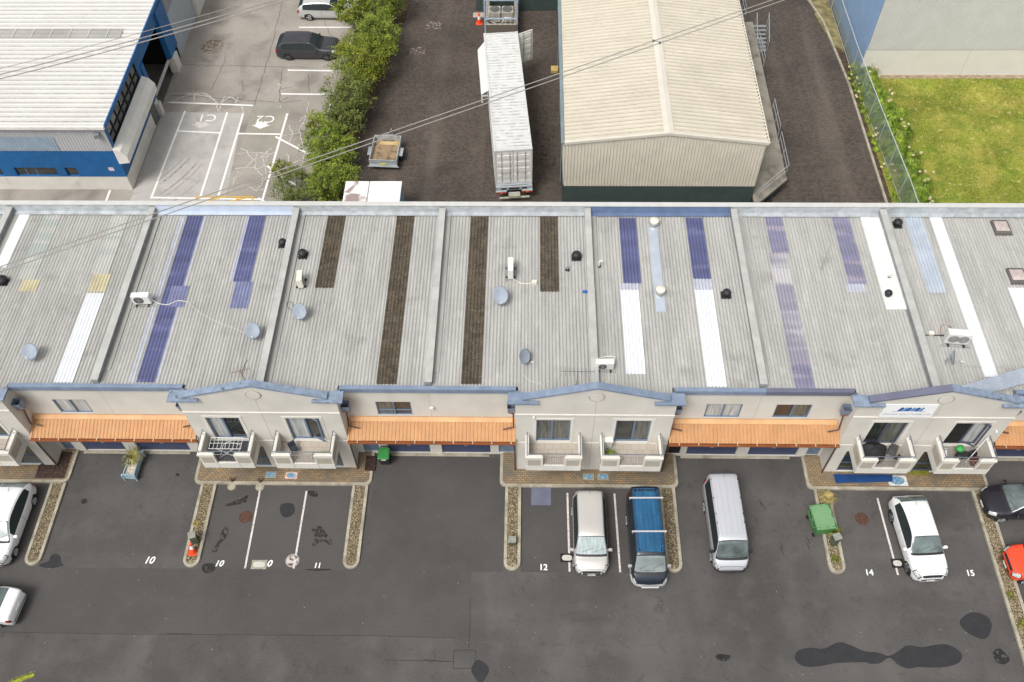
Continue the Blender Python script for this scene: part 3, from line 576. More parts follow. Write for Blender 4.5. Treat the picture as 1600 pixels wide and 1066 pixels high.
# ---- gabled bays
WXD=[((-2.9,-1.2),(1.0,2.74)),((-2.93,-1.25),(1.06,2.75)),((-2.84,-1.14),(1.1,2.83)),((-2.7,-.99),(1.3,3.0))]
BAL=[((-3.5,-.8),(.3,3.3)),((-3.45,-.83),(.3,3.3)),((-3.35,-.58),(.4,3.45)),((-3.12,-.5),(.85,3.46))]
BG=[((CURTD,GLASS),(CURTD,GLASS)),((CURT,GLASS),(CURT,GLASS)),((CURTD,CURTD),(GLASS,CURTD)),((GLASS,CURTD),(GLASS,CURT))]
balconies=[]
for i,c in enumerate(BC):
    wl,wr=WXD[i]; F3=FRAMED if i==3 else FRAMEB
    shop=[(c-3.2,c-.7,.125,2.35),(c+.75,c+3.2,.125,2.35)]
    holes=[(c+wl[0],c+wl[1],3.08,5.27),(c+wr[0],c+wr[1],3.08,5.27)]+shop
    g=MB(); holewall(g,c-HW,c+HW,0,6.95,23.15,holes,.2)
    zc=8.13
    g.add([(c-HW,23.15,6.95),(c+HW,23.15,6.95),(c,23.15,zc)],[(0,1,2)])
    for sx in(-1,1): g.quad((c+sx*HW,23.15,0),(c+sx*HW,24.1,0),(c+sx*HW,24.1,6.5),(c+sx*HW,23.15,6.5))
    for sx in(-1,1): g.quad((c+sx*HW,23.15,6.5),(c+sx*HW,23.4,6.5),(c+sx*HW,23.4,6.95),(c+sx*HW,23.15,6.95))
    g.add([(c-HW,23.4,6.3),(c+HW,23.4,6.3),(c+HW,23.4,6.95),(c,23.4,zc),(c-HW,23.4,6.95)],[(4,3,2,1,0)])
    w_=tb(g,'gable_wall',WALL)
    # interior backing so the openings are not see-through
    g=MB(); g.box(c-HW+.02,c+HW-.02,23.37,23.39,0,6.2); sub(g,'room_backing',DARK,w_)
    # coping
    for sx in(-1,1):
        g=MB(); m_=(SLATEC if i==3 and sx<0 else BLUECAPW if (i in(1,3)) else BLUECAP)
        xe=c+sx*3.5; ze=7.14; n=Vector((0,0,1))
        g.add([(c,23.06,8.17),(xe,23.06,ze),(xe,23.44,ze),(c,23.44,8.17),(c,23.06,8.27),(xe,23.06,ze+.1),(xe,23.44,ze+.1),(c,23.44,8.27)],[(0,1,2,3),(4,5,6,7),(0,1,5,4),(2,3,7,6),(1,2,6,5),(0,3,7,4)])
        cp=sub(g,'gable_coping',m_,w_)
        xa,xb=sorted((c+sx*2.75,c+sx*4.22)); g=MB(); g.box(xa,xb,22.93,23.13,6.98,7.07); xa2,xb2=sorted((c+sx*3.42,c+sx*4.22)); g.box(xa2,xb2,23.131,23.58,6.98,7.07)
        sub(g,'eave_cap',BLUECAPW if i!=2 else BLUECAP,w_)
    # bands, joint, disc
    g=MB(); g.box(c-HW-.02,c+HW+.02,23.1,23.148,5.72,5.8); g.box(c-HW-.01,c+HW+.01,23.12,23.148,2.96,3.04); sub(g,'band_course',WALLT,w_)
    g=MB(); g.box(c-.012,c+.012,23.146,23.149,.15,5.7); g.box(c-.012,c+.012,23.146,23.149,5.81,7.1); sub(g,'control_joint',mat('wall joint',(0.38,0.36,0.33)),w_)
    g=MB(); g.lathe((c,23.149,7.38),[(0,.035),(.3,.035),(.33,.03),(.34,0)],n=28,M=Matrix.Rotation(math.pi/2,3,'X')); rd=sub(g,'gable_roundel',WALL,w_); g=MB(); g.tube([(c+.36*math.cos(q*math.pi/14),23.13,7.38+.36*math.sin(q*math.pi/14)) for q in range(29)],.018,6); sub(g,'roundel_rim',mat('wall joint',(0.38,0.36,0.33)),rd)
    for j,(a,b) in enumerate((wl,wr)):
        a+=c;b+=c
        wd=window(a,b,3.08,5.27,23.27,F3,BG[i][j][0],w_,vbars=(.46,) if j==0 else (.54,),hbars=(),fw=.08,name='balcony_door',gm2=BG[i][j][1])
        g=MB(); t_=.16
        g.box(a-t_,a-.002,23.125,23.148,3.05,5.27); g.box(b+.002,b+t_,23.125,23.148,3.05,5.27); g.box(a-t_,b+t_,23.12,23.148,5.272,5.42); sub(g,'door_surround',WALLT,wd)
        if (i,j) in ((3,1),(1,1)):
            g=MB(); R=Matrix.Rotation(-.5,3,'Z'); p=Vector((b-.05,23.0,4.2)); 
            for dx,dz2,w2,h2 in((0,1.0,.8,.07),(0,-1.0,.8,.07),(-.37,0,.07,2.0),(.37,0,.07,2.0)): g.obox(p+R@Vector((dx-.4,0,dz2)),w2,.05,h2,M=R)
            sub(g,'open_leaf',F3,wd)
        if i==3 and j==1:
            g=MB(); g.quad((a+.08,23.25,3.16),(a+.85,23.25,3.16),(a+.85,23.25,5.19),(a+.08,23.25,5.19)); sub(g,'open_gap',DARK,wd)
    for k,(a,b,z0,z1) in enumerate(shop):
        window(a,b,z0,z1,23.27,F3,GLASS,w_,vbars=(.5,),hbars=(.35,),fw=.07,name='shop_window',gm2=CURTD if i!=3 else GLASS)
    # balconies
    for j,(a,b) in enumerate(BAL[i]):
        a+=c;b+=c; yf=21.85; zt=3.78; t_=.12
        g=MB(); g.box(a,b,yf,23.145,2.42,2.93)
        bo=tb(g,'balcony',WALLT)
        fl=mat('balcony deck',(0.05,0.052,0.06),.8,.2,6,stretch=(14,.5,1)) if (i,j)==(1,0) else bricks('balcony tiles',(0.44,0.385,0.33),(0.40,0.35,0.30),(0.3,0.26,0.22),1,w=.4,h=.4,mort=.01)
        if i==3: fl=mat('grey balcony floor',(0.27,0.25,0.22),.8,.1,3)
        g=MB(); g.quad((a+t_,yf+t_,2.936),(b-t_,yf+t_,2.936),(b-t_,23.14,2.936),(a+t_,23.14,2.936)); sub(g,'balcony_floor',fl,bo)
        # opening with rail in the front
        o0,o1=a+(b-a)*.3,a+(b-a)*.7
        g=MB(); g.poly([(a+.01,yf+.01),(o0,yf+.01),(o0,yf+t_),(a+t_,yf+t_),(a+t_,23.143),(a+.01,23.143)],zt-.12,zt-.12-2.931); sub(g,'balcony_wall',WALL,bo)
        g=MB(); g.poly([(b-.01,yf+.01),(b-.01,23.143),(b-t_,23.143),(b-t_,yf+t_),(o1,yf+t_),(o1,yf+.01)],zt-.12,zt-.12-2.931); sub(g,'balcony_wall',WALL,bo)
        for q in((a+.1,o0-.1,yf+.002,yf+.009),(o1+.1,b-.1,yf+.002,yf+.009),(a+.002,a+.009,yf+.12,22.95),(b-.009,b-.002,yf+.12,22.95)):
            g=MB(); g.box(*q,2.75,3.5); sub(g,'inset_panel',PANEL,bo)
        g=MB()
        g.poly([(a-.03,yf-.03),(o0+.02,yf-.03),(o0+.02,yf+t_+.03),(a+t_+.03,yf+t_+.03),(a+t_+.03,23.142),(a-.03,23.142)],zt,.119); sub(g,'wall_cap',WALLT,bo); g=MB()
        for q in(o0-.06,o1-.02): g.box(q,q+.08,yf-.02,yf+.009,2.45,zt-.12); sub(g,'pilaster',WALLT,bo); g=MB()
        g.poly([(b+.03,yf-.03),(b+.03,23.142),(b-t_-.03,23.142),(b-t_-.03,yf+t_+.03),(o1-.02,yf+t_+.03),(o1-.02,yf-.03)],zt,.119)
        sub(g,'wall_cap',WALLT,bo)
        g=MB(); k=o0+.06
        while k<o1-.04: g.cyl((k,yf+.06,2.95),(k,yf+.06,3.72),.011,n=5); k+=.13
        g.tube([(o0,yf+.06,3.72),(o1,yf+.06,3.72)],.018); g.tube([(o0,yf+.06,3.0),(o1,yf+.06,3.0)],.015); sub(g,'railing',mat('grey rail steel',(0.25,0.24,0.23),.5),bo)
        g=MB(); zz=4.05
        g.tube([(a+.06,23.14,zz),(a+.06,yf+.06,zz),(b-.06,yf+.06,zz),(b-.06,23.14,zz)],.024,8)
        for px_,py_ in((a+.06,yf+.1),(b-.06,yf+.1),(a+.06,23.0),(b-.06,23.0),(o0+.0,yf+.06),(o1,yf+.06)): g.cyl((px_,py_,zt-.01),(px_,py_,zz),.014,n=6)
        sub(g,'handrail',mat('slate rail steel',(0.12,0.14,0.17),.4),bo)
        balconies.append((i,j,a,b))
# sign on the right gable
g=MB(); g.box(16.87,19.37,23.09,23.118,5.86,7.0); sg=tb(g,'sign_board',mat('white sign board',(0.85,0.86,0.86),.5,.02,2))
RX=Matrix.Rotation(math.pi/2,3,'X'); SB=mat('sign blue',(0.02,0.08,0.3),.5,.3,6); SB2=mat('sign light blue',(0.1,0.3,0.6),.5)
textmesh('CEILING SOLUTIONS LTD',.2,mat('sign grey lettering',(0.2,0.25,0.33)),'sign_lettering',Vector((18.12,23.085,6.12)),RX,parent=sg)
g=MB()
for k,xx in enumerate((17.62,17.97,18.38,)):
    wq=.34 if k==0 else .38
    for q,(dx,w2) in enumerate(((0,wq*.55),(wq*.62,wq*.4))):
        g.m=q%2; x=xx+dx; n=6; top=[(x+w2*t/n,23.084,6.45+.30*math.sin(math.pi*(.25+.5*t/n))) for t in range(n+1)]
        g.add([(x-.05,23.084,6.42),(x+w2-.05,23.084,6.42)]+[ (a_+.05,b_,c_) for a_,b_,c_ in top[::-1]],[tuple(range(n+3))])
sub(g,'sign_emblem',[SB,SB2],sg)
g=MB(); pts=[(17.35+1.6*t/12,23.083,6.36+.07*math.sin(math.pi*t/12)) for t in range(13)]; g.tube(pts,.008,4); sub(g,'sign_line',SB,sg)
for px,py in ((875/5+500,570+330/5),): 
    g=MB(); p=Vector((-4.89,24.02,4.9)); g.lathe(p,[(0,.1),(.07,.09),(.11,.04),(.12,0)],n=14,M=Matrix.Rotation(math.pi/2,3,'X')); tb(g,'wall_light',WHITE)
for x,z in ((-.02+.25,5.55),(23.05,4.55)): g=MB(); g.rbox(x-.05,x+.05,23.03,23.148,z-.08,z+.06,.01); tb(g,'security_camera',WHITE)
# saddle roof piece behind the right gable
A,B_,C_,D_=G(1499,604,8.2),G(1612,571,7.2),G(1612,596,6.75),G(1552,613,7.3)
g=MB(); n=8; vs=[]
for k in range(n*4+1):
    t=k/(n*4); hh=.04 if k%4 in(1,2) else 0
    vs+=[A.lerp(D_,t)+Vector((0,0,hh)),B_.lerp(C_,t)+Vector((0,0,hh))]
g.add(vs,[(2*k,2*k+2,2*k+3,2*k+1) for k in range(n*4)]); tb(g,'saddle_roof',NEWB)
# ============================================================ ROOFTOP THINGS
RT=6.45
def turbine(px,py,lab,sz=.22,plate=True,kind='black'):
    sz*=.85
    p=G(px,py,RT+.3); p.z=RT
    o=thing('roof_vent',lab,'roof vent',p,group='round vents on the corrugated roof')
    if kind=='black':
        if plate: g=MB(); g.rbox(-.26,.26,-.25,.25,-.02,.05,.03); sub(g,'base_plate',GALV if sz>.3 else BLKP,o)
        g=MB(); g.lathe((0,0,0),[(sz*.8,.02),(sz*.8,.2)],n=16); sub(g,'neck',BLKP,o,smooth=True)
        g=MB(); g.lathe((0,0,0),[(sz*.9,.2),(sz*1.15,.22),(sz*1.2,.27),(sz*.95,.36),(sz*.4,.41),(0,.42)],n=20); sub(g,'dome',BLKP,o,smooth=True)
    else:
        g=MB(); g.lathe((0,0,0),[(.17,.0),(.17,.38)],n=16); sub(g,'neck',GALV,o,smooth=True)
        g=MB(); g.lathe((0,0,0),[(.18,.3),(.24,.32),(.25,.5),(.22,.53),(0,.56)],n=20); sub(g,'cowl',IVORY,o,smooth=True)
        g=MB(); g.lathe((0,0,0),[(.3,.0),(.26,.06),(.18,.07)],n=16); sub(g,'base_flashing',GALV,o,smooth=True)
    return o
turbine(441,377,'black round vent on a pale base plate left of the parapet above the ceiling unit',.22); turbine(472,394,'black round vent directly behind the small white air conditioner',.25)
turbine(901,397,'black round vent right of the short brown moss darkened strip',.25); turbine(1136,456,'black round vent right of the half white half blue strip, alone on its bay',.22)
turbine(1389,457,'flat black round vent set in the white membrane patch',.2,False); turbine(1404,346,'black round vent at the back wall just right of a parapet',.24)
turbine(1,436,'black vent at the left edge of the roof',.3)
turbine(1022,348,'pale metal cowl vent at the back wall, top of the blue flashing strip',kind='m'); turbine(1032,455,'pale metal cowl vent at the lower end of the blue flashing strip',kind='m')
def aircon(px,py,rz,lab,w=.85,h=.62,dp=.32,fans=1,feet=BLACK,rail=True,z0=.12):
    p=G(px,py,RT+h/2+z0); p.z=RT
    o=thing('air_conditioner',lab,'air conditioner',p,rz,'air conditioner units on the roof')
    g=MB(); g.rbox(-w/2,w/2,-dp/2,dp/2,z0,z0+h,.03,.02); sub(g,'casing',IVORY if w<.9 else WHITE,o)
    n=fans
    for k in range(n):
        fx=(-w*.12 if n==1 else (k-.5)*w*.42)
        g=MB(); R=Matrix.Rotation(math.pi/2,3,'X'); r=min(h*.42,w*.3/(1 if n==1 else 1.3)); g.lathe((fx,-dp/2-.004,z0+h/2),[(0,0),(r,0)],n=24,M=R); sub(g,'fan_opening',DARK if n==1 else mat('grey fan face',(.3,.3,.29)),o)
        g=MB()
        for q in range(1,5):
            rr=r*q/4.2; pts=[(fx+rr*math.cos(a*math.pi/10),-dp/2-.014,z0+h/2+rr*math.sin(a*math.pi/10)) for a in range(21)]; g.tube(pts,.006,4)
        for a in range(6): g.cyl((fx,-dp/2-.014,z0+h/2),(fx+r*math.cos(a*math.pi/3),-dp/2-.014,z0+h/2+r*math.sin(a*math.pi/3)),.006,n=4)
        sub(g,'fan_grille',STEEL,o)
    g=MB(); 
    for s_ in(-1,1): g=MB(); g.box(s_*w*.33-.04,s_*w*.33+.04,-dp*.9,dp*.9,.02,z0-.002); sub(g,'foot',feet,o)
    if rail: g=MB(); g.box(-w*.62,w*.62,-dp*.85,-dp*.7,.02,.08); g.box(-w*.62,w*.62,dp*.7,dp*.85,.02,.08); sub(g,'mounting_rail',STEEL,o)
    return o
aircon(221,466,.05,'cream air conditioner with round fan, left of the long dark blue strip',w=.95)
aircon(469,436,math.pi/2+.1,'small white air conditioner seen end on behind a grey dish',w=.72,dp=.3,rail=False)
aircon(798,419,math.pi/2,'tall white air conditioner on long rails between two brown strips',w=.95,h=.7,dp=.3)
aircon(945,569,.0,'cream air conditioner just above the middle gable ridge',w=.9,h=.5)
aircon(1497,526,-.1,'large white two fan air conditioner beside the long white flashing',w=1.15,h=.75,dp=.38,fans=2,rail=True)
def cable(name,pts,r,m,lab,cat='cable',z=RT+.05):
    P=[]
    for q in pts: 
        v=G(q[0],q[1],(q[2] if len(q)>2 else z)); P.append(v)
    # smooth
    out=[]; n=len(P)
    for i in range(n-1):
        a,b,c,e=P[max(i-1,0)],P[i],P[i+1],P[min(i+2,n-1)]
        for k in range(5):
            t=k/5; out.append(.5*((2*b)+(c-a)*t+(2*a-5*b+4*c-e)*t*t+(3*b-a-3*c+e)*t**3))
    out.append(P[-1]); g=MB(); g.tube(out,r,6); return tag(g.build(name,m),lab,cat)
cable('roof_cable',[(237,468,6.7),(247,474),(262,476),(278,470),(293,472)],.022,IVORY,'pale insulated pipe from the cream air conditioner across the dark blue strip','pipe')
cable('roof_cable',[(293,472),(318,492),(345,505),(370,515),(393,525)],.007,WHITE,'thin white cable running from the pipe end to the dish over the second gable')
cable('roof_cable',[(802,436,6.7),(812,442),(826,443),(836,440)],.024,IVORY,'pale pipe from the tall white air conditioner to a small cream box','pipe')
cable('roof_cable',[(934,560,6.6),(950,557),(960,558),(960,566,6.8)],.03,WHITE,'white pipe looping over the air conditioner above the middle gable','pipe')
cable('roof_cable',[(1440,524),(1462,524),(1478,524,6.6)],.03,BLACK,'dark pipe joining a small box to the two fan air conditioner','pipe')
cable('roof_cable',[(1478,530,6.6),(1470,520),(1472,508),(1484,510),(1490,518,6.8)],.014,RUST,'brown looped cable behind the two fan air conditioner')
cable('roof_cable',[(1494,571,6.6),(1530,574),(1560,574),(1590,578)],.01,WIRE,'thin grey cable running right from the small dish')
cable('roof_cable',[(390,560),(382,570),(376,590,6.7)],.01,BLACK,'thin black cable below the dish above the second gable')
cable('roof_cable',[(458,487),(450,480),(448,474),(455,472),(460,480),(462,475)],.01,BLACK,'coiled black cable beside the dish of the third roof bay')
cable('roof_cable',[(818,585),(828,595),(845,600),(853,612)],.008,WHITE,'white cable snaking down to the middle gable coping')
for px,py,lab in((835,441,'small cream junction box at the end of the pale pipe between brown strips'),(1455,521,'small cream junction box right of the last grey parapet')):
    p=G(px,py,RT+.1); g=MB(); g.rbox(p.x-.14,p.x+.14,p.y-.1,p.y+.1,RT-.02,RT+.2,.03); tag(g.build('junction_box',IVORY),lab,'box','cream boxes on the roof')
def dish(px,py,rz,lab,r=.42,el=.7):
    p=G(px,py,RT+.6); p.z=RT
    o=thing('satellite_dish',lab,'satellite dish',p,rz,'grey satellite dishes on the roof')
    g=MB(); M=Matrix.Rotation(el,3,'X'); g.lathe((0,0,.6),[(0,-.07),(r*.5,-.045),(r*.8,-.02),(r,.02),(r*.8,-.035),(r*.4,-.065),(0,-.08)],n=28,M=M@Matrix.Diagonal((.92,1.08,1))); sub(g,'reflector',DISH,o,smooth=True)
    g=MB(); g.tube([(0,.05,.52),(0,.18,.4),(0,.18,.0)],.025,8); g.box(-.15,.15,.1,.26,-.02,.02); sub(g,'mast',STEEL,o)
    tip=Vector((0,0,.6))+M@Vector((0,-r*.75,.42)); low=Vector((0,0,.6))+M@Vector((0,-r,0.0))
    g=MB(); g.tube([low,tip],.014,6); sub(g,'feed_arm',STEEL,o)
    g=MB(); g.cyl(tip+Vector((0,-.03,0)),tip+Vector((0,.08,-.05)),.035,n=10); sub(g,'feed_horn',IVORY,o)
    return o
dish(46,550,.2,'grey satellite dish near the front left corner of the roof, left of a white strip',el=.5)
dish(395,517,.2,'grey satellite dish above the second gable, fed by a thin white cable',.4,.6)
dish(468,487,.1,'grey satellite dish in front of the small end on air conditioner',.4,.7)
dish(782,462,.1,'large grey satellite dish below the tall white air conditioner',.46,.7)
dish(820,557,.9,'small tilted satellite dish near the front of the middle left roof bay',.4,1.0)
dish(1490,558,1.2,'narrow edge on satellite dish below the two fan air conditioner',.38,1.2)
def antenna(px,py,rz,lab,h=1.2,col=STEEL,n=7,boom=1.0,tilt=.0):
    p=G(px,py,RT); o=thing('television_antenna',lab,'antenna',p,rz,'television antennas on the roof')
    g=MB(); g.cyl((0,0,0),(0,0,h),.02,n=6); g.box(-.1,.1,-.06,.06,-.02,.03); sub(g,'mast',col,o)
    g=MB(); g.cyl((-boom/2,0,h-.05),(boom/2,0,h-.05+tilt),.014,n=6)
    sub(g,'boom',col,o); g=MB()
    for k in range(n):
        x=-boom/2+boom*k/(n-1); l=.32-.025*k; z=h-.05+tilt*k/(n-1); g.cyl((x,-l,z+.01),(x,l,z+.01),.008,n=4)
    sub(g,'antenna_elements',col,o); return o
antenna(384,598,.3,'rusty mast antenna standing behind the second gable apex',1.1,mat('rusty steel',(.2,.09,.05)),6,.9)
antenna(901,603,0,'dark antenna with long boom left of the middle gable ridge',1.3,mat('dark aerial',(.1,.1,.1)),9,1.6)
antenna(1283,420,1.4,'tall thin antenna standing alone in the middle of the violet striped bay',1.9,STEEL,8,.8,.2)
def skylight(px,py,lab):
    p=G(px,py,RT+.12); p.z=RT
    o=thing('skylight_dome',lab,'skylight',p,group='domed skylights on the right roof bay')
    g=MB(); g.rbox(-.46,.46,-.5,.5,-.02,.16,.05); g.box(-.5,.5,-.56,-.501,-.02,.06); sub(g,'kerb_frame',mat('brown grey frame',(.12,.11,.105)),o)
    g=MB(); q=.36; g.add([(-q,-q,.162),(q,-q,.162),(q,q,.162),(-q,q,.162),(-q*.7,-q*.7,.27),(q*.7,-q*.7,.27),(q*.7,q*.7,.27),(-q*.7,q*.7,.27)],[(0,1,5,4),(1,2,6,5),(2,3,7,6),(3,0,4,7),(4,5,6,7)]); sub(g,'dome',mat('milky dome',(.45,.38,.36),.2,.15,3,spec=.6),o)
skylight(1565,354,'brown framed domed skylight nearer the back wall'); skylight(1590,430,'brown framed domed skylight further forward at the right edge')
for px,py,lab in((936,413,'white bent pipe vent beside the middle parapet'),(1405,408,'small dark pipe vent right of the white membrane'),(1391,430,'thin white pipe leaning on the parapet by the white membrane'),(887,418,'small grey pipe vent left of the black round vent'),(1600-193,413,'stub pipe with dark collar right of the last long parapet')):
    p=G(px,py,RT+.2); p.z=RT; o=thing('vent_pipe',lab,'vent pipe',p)
    m=WHITE if 'white' in lab else STEEL; g=MB(); g.tube([(0,0,0),(0,0,.4),(.05,0,.48),(.14,0,.48),(.18,0,.4)] if 'bent' in lab else [(0,0,0),(.02,0,.38)],.045,8); sub(g,'pipe',m,o)
    g=MB(); g.lathe((0,0,0),[(.13,0),(.07,.08)],n=12); sub(g,'collar',BLACK,o)
p=G(914,455,RT+.1); g=MB(); g.rbox(p.x-.13,p.x+.13,p.y-.07,p.y+.07,RT+.02,RT+.12,.03); tag(g.build('blue_object',mat('bright blue plastic',(.03,.12,.4),.5)),'small bright blue plastic object lying on the roof beside the middle parapet','plastic object')
# ============================================================ CREAM SHED
CS=thing('cream_warehouse','cream ribbed steel warehouse with green base and low gable, behind the terrace','building',(8.3,42.6,0))
xL,xR,xr,yF,yB=2.12,14.42,8.35,42.6,82; ze,za=5.72,6.5
g=MB(); g.box(xL,xR,yF,yB,0,2.05); inst(CS,g,'green_wall_base',GREEN)
g=MB(); 
def shed_top(x): 
    X=xL+.02+x; return (0,(ze+(za-ze)*(1-abs(X-xr)/(xr-xL)))-2.052)
g.corr((xL+.02,yF-.02,2.052),(1,0,0),(0,0,1),xR-xL-.04,1,.2,.03,prof='rib',nrm=(0,-1,0),trim=shed_top)
g.corr((xR+.0,yF,2.052),(0,1,0),(0,0,1),39,ze-2.1,.2,.03,prof='rib',nrm=(1,0,0)); g.corr((xL,yF,2.052),(0,1,0),(0,0,1),39,ze-2.1,.2,.03,prof='rib',nrm=(-1,0,0))
inst(CS,g,'ribbed_wall',GWALL)
g=MB()
for sx,xe in((-1,xL-.03),(1,xR+.06)):
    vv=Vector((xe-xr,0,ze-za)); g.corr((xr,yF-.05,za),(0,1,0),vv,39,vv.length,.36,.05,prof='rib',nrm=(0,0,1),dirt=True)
ro=inst(CS,g,'roof',[GROOF,mat('dirt lined cream steel',(.37,.33,.26),.7,.25,3)])  # second tone darkens rib flanks, shading put into the colour
g=MB(); g.add([(xr-.3,yF-.08,za+.02),(xr,yF-.08,za+.075),(xr+.3,yF-.08,za+.02),(xr-.3,yB,za+.02),(xr,yB,za+.075),(xr+.3,yB,za+.02)],[(0,1,4,3),(1,2,5,4)]); sub(g,'ridge_cap',mat('cream ridge',(.60,.565,.49),.5,.03),ro)
g=MB()
for a,b in(((xL-.05,ze),(xr,za)),((xr,za),(xR+.08,ze))):
    g.add([(a[0],yF-.12,a[1]-.12),(b[0],yF-.12,b[1]-.12),(b[0],yF-.12,b[1]+.07),(a[0],yF-.12,a[1]+.07),(a[0],yF+.06,a[1]+.07),(b[0],yF+.06,b[1]+.07)],[(0,1,2,3),(3,2,5,4)])
sub(g,'barge_flashing',mat('cream ridge',(.60,.565,.49)),ro)
g=MB(); g.box(xL-.26,xL-.045,yF-.02,yB,ze-.2,ze-.03); inst(CS,g,'left_gutter',GGUT)
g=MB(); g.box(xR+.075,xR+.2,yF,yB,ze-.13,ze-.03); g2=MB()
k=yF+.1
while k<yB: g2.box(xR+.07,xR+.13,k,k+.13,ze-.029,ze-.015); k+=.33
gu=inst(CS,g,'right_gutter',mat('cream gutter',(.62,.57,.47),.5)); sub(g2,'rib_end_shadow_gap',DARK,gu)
g=MB()
for yy in(44.8,50.5,57): g.tube([(xL-.15,yy,ze-.1),(xL-.25,yy+.15,ze-.6),(xL-.1,yy+.15,ze-.9),(xL-.1,yy+.15,.1)],.045,8)
inst(CS,g,'downpipe',GGUT)
# dock beside the shed
DK=thing('loading_dock','raised concrete loading dock with steel handrails along the cream warehouse','loading dock',(15.7,43,0))
g=MB(); g.poly([(14.45,42.05),(14.8,42.0),(16.9,44.1),(17.0,59.0),(17.0,61.2),(16.4,61.2),(16.4,80),(14.46,80)],1.2,.18); inst(DK,g,'deck',mixin(mat('dock concrete',(.27,.245,.205),.9,.12,.8,fine=.1,fscale=10),(.13,.115,.095),.9,.5,.7))
g=MB(); g.poly([(14.5,42.3),(14.8,42.2),(16.7,44.2),(16.8,61),(14.5,61)],1.01,1.0); inst(DK,g,'plinth',GREEN)
def rail(pts,name='handrail'):
    g=MB()
    for hh in(1.0,.55): g.tube([(x,y,1.2+hh) for x,y in pts],.022,6)
    for (x,y),(x2,y2) in zip(pts,pts[1:]):
        n=max(1,round(math.hypot(x2-x,y2-y)/1.6))
        for k in range(n+1): g.cyl((x+(x2-x)*k/n,y+(y2-y)*k/n,1.2),(x+(x2-x)*k/n,y+(y2-y)*k/n,2.2),.022,n=6)
    return inst(DK,g,name,mat('pale rail steel',(.45,.48,.5),.4,.1,3,metal=.3))
rail([(14.75,42.35),(16.85,44.4),(16.88,47.6)]); rail([(16.9,48.2),(16.92,51.0)]); rail([(16.95,55.6),(16.95,58.6)]); rail([(16.4,61.4),(16.4,66)])
g=MB()
for k in range(7): g.box(17.02,18.0,59.2+k*.0,60.9,0,0.01) if k==0 else g.box(17.02+.0,18.0,59.2+k*.27,59.2+k*.27+.24,k*.17-.03,k*.17)
inst(DK,g,'steps',STEEL)
g=MB(); g.tube([(17.1,59.0,1.0),(17.1,60.9,2.2)],.025); g.tube([(18,59.0,1.0),(18,60.9,2.2)],.025)
for x in(17.1,18):
    for k in range(5): y=59.1+k*.42; g.cyl((x,y,.1+k*.24),(x,y,1.05+k*.27),.02,n=6)
inst(DK,g,'step_rail',mat('pale rail steel',(.45,.48,.5)))
for px,py,lab in((1200,316,'black plastic bin or drum on the pavers below the dock corner'),):
    p=G(px,py,.2); g=MB(); g.lathe((p.x,p.y,0),[(.16,0),(.2,.05),(.22,.4),(.2,.42),(0,.43)],n=16); tag(g.build('drum',BLKP,smooth=False),'small black drum on the pavers below the dock corner','drum')
# ============================================================ BLUE AND WHITE WAREHOUSE (left)
BW=thing('blue_warehouse','blue and grey warehouse with white roof and dark open doorway at top left','building',(-27,44.2,0))
X0,Y0=-27.0,44.2; ZE=5.62; XW=-62
def wall_open(mb,y0,y1,z0,z1,holes,x=X0,dep=.25):
    ys=sorted({y0,y1,*[h[0] for h in holes],*[h[1] for h in holes]}); zs=sorted({z0,z1,*[h[2] for h in holes],*[h[3] for h in holes]})
    for a,b in zip(ys,ys[1:]):
        for c,e in zip(zs,zs[1:]):
            if any(h[0]<(a+b)/2<h[1] and h[2]<(c+e)/2<h[3] for h in holes): continue
            mb.quad((x,a,c),(x,b,c),(x,b,e),(x,a,e))
    for a,b,c,e in holes:
        mb.quad((x,a,c),(x-dep,a,c),(x-dep,a,e),(x,a,e)); mb.quad((x,b,c),(x,b,e),(x-dep,b,e),(x-dep,b,c)); mb.quad((x,a,e),(x-dep,a,e),(x-dep,b,e),(x,b,e))
fh=[(-34.3,-31.5,1.27,2.0),(-30.9,-30.1,1.27,2.0),(-37.5,-35.2,1.27,2.0)]
g=MB(); g.box(XW,X0,Y0+.01,Y0+.2,0,1.2); inst(BW,g,'concrete_base',WCON)
g=MB(); holewall(g,XW,X0,1.2,3.5,Y0,fh,.15); inst(BW,g,'blue_wall',BLUEW)
g=MB(); k=XW
while k<X0:
    for z0,z1 in((1.21,3.49),):
        if not any(h[0]<k<h[1] for h in fh): g.box(k,k+.02,Y0-.012,Y0-.001,z0,z1)
        else: g.box(k,k+.02,Y0-.012,Y0-.001,2.03,z1)
    k+=.2
inst(BW,g,'wall_ribs',BLUEW)
for a,b,c,e in fh:
    g=MB(); g.quad((a,Y0+.12,c),(b,Y0+.12,c),(b,Y0+.12,e),(a,Y0+.12,e)); o=inst(BW,g,'window',GLASS); g=MB()
    for q in range(1,int((b-a)/.7)): xm=a+q*.7; g.box(xm-.03,xm+.03,Y0+.08,Y0+.115,c,e)
    if g.v: sub(g,'window_bar',FRAMEB,o)
g=MB(); g.corr((XW,Y0-.02,3.5),(1,0,0),(0,0,1),X0-XW,2.05,.2,.025,prof='rib',nrm=(0,-1,0)); inst(BW,g,'grey_wall',GREYW)
g=MB(); g.corr((-36.5,Y0-.055,3.6),(1,0,0),(0,0,1),6.0,1.1,.2,.02,prof='rib',nrm=(0,-1,0)); inst(BW,g,'blue_grey_sheet',BLGW)
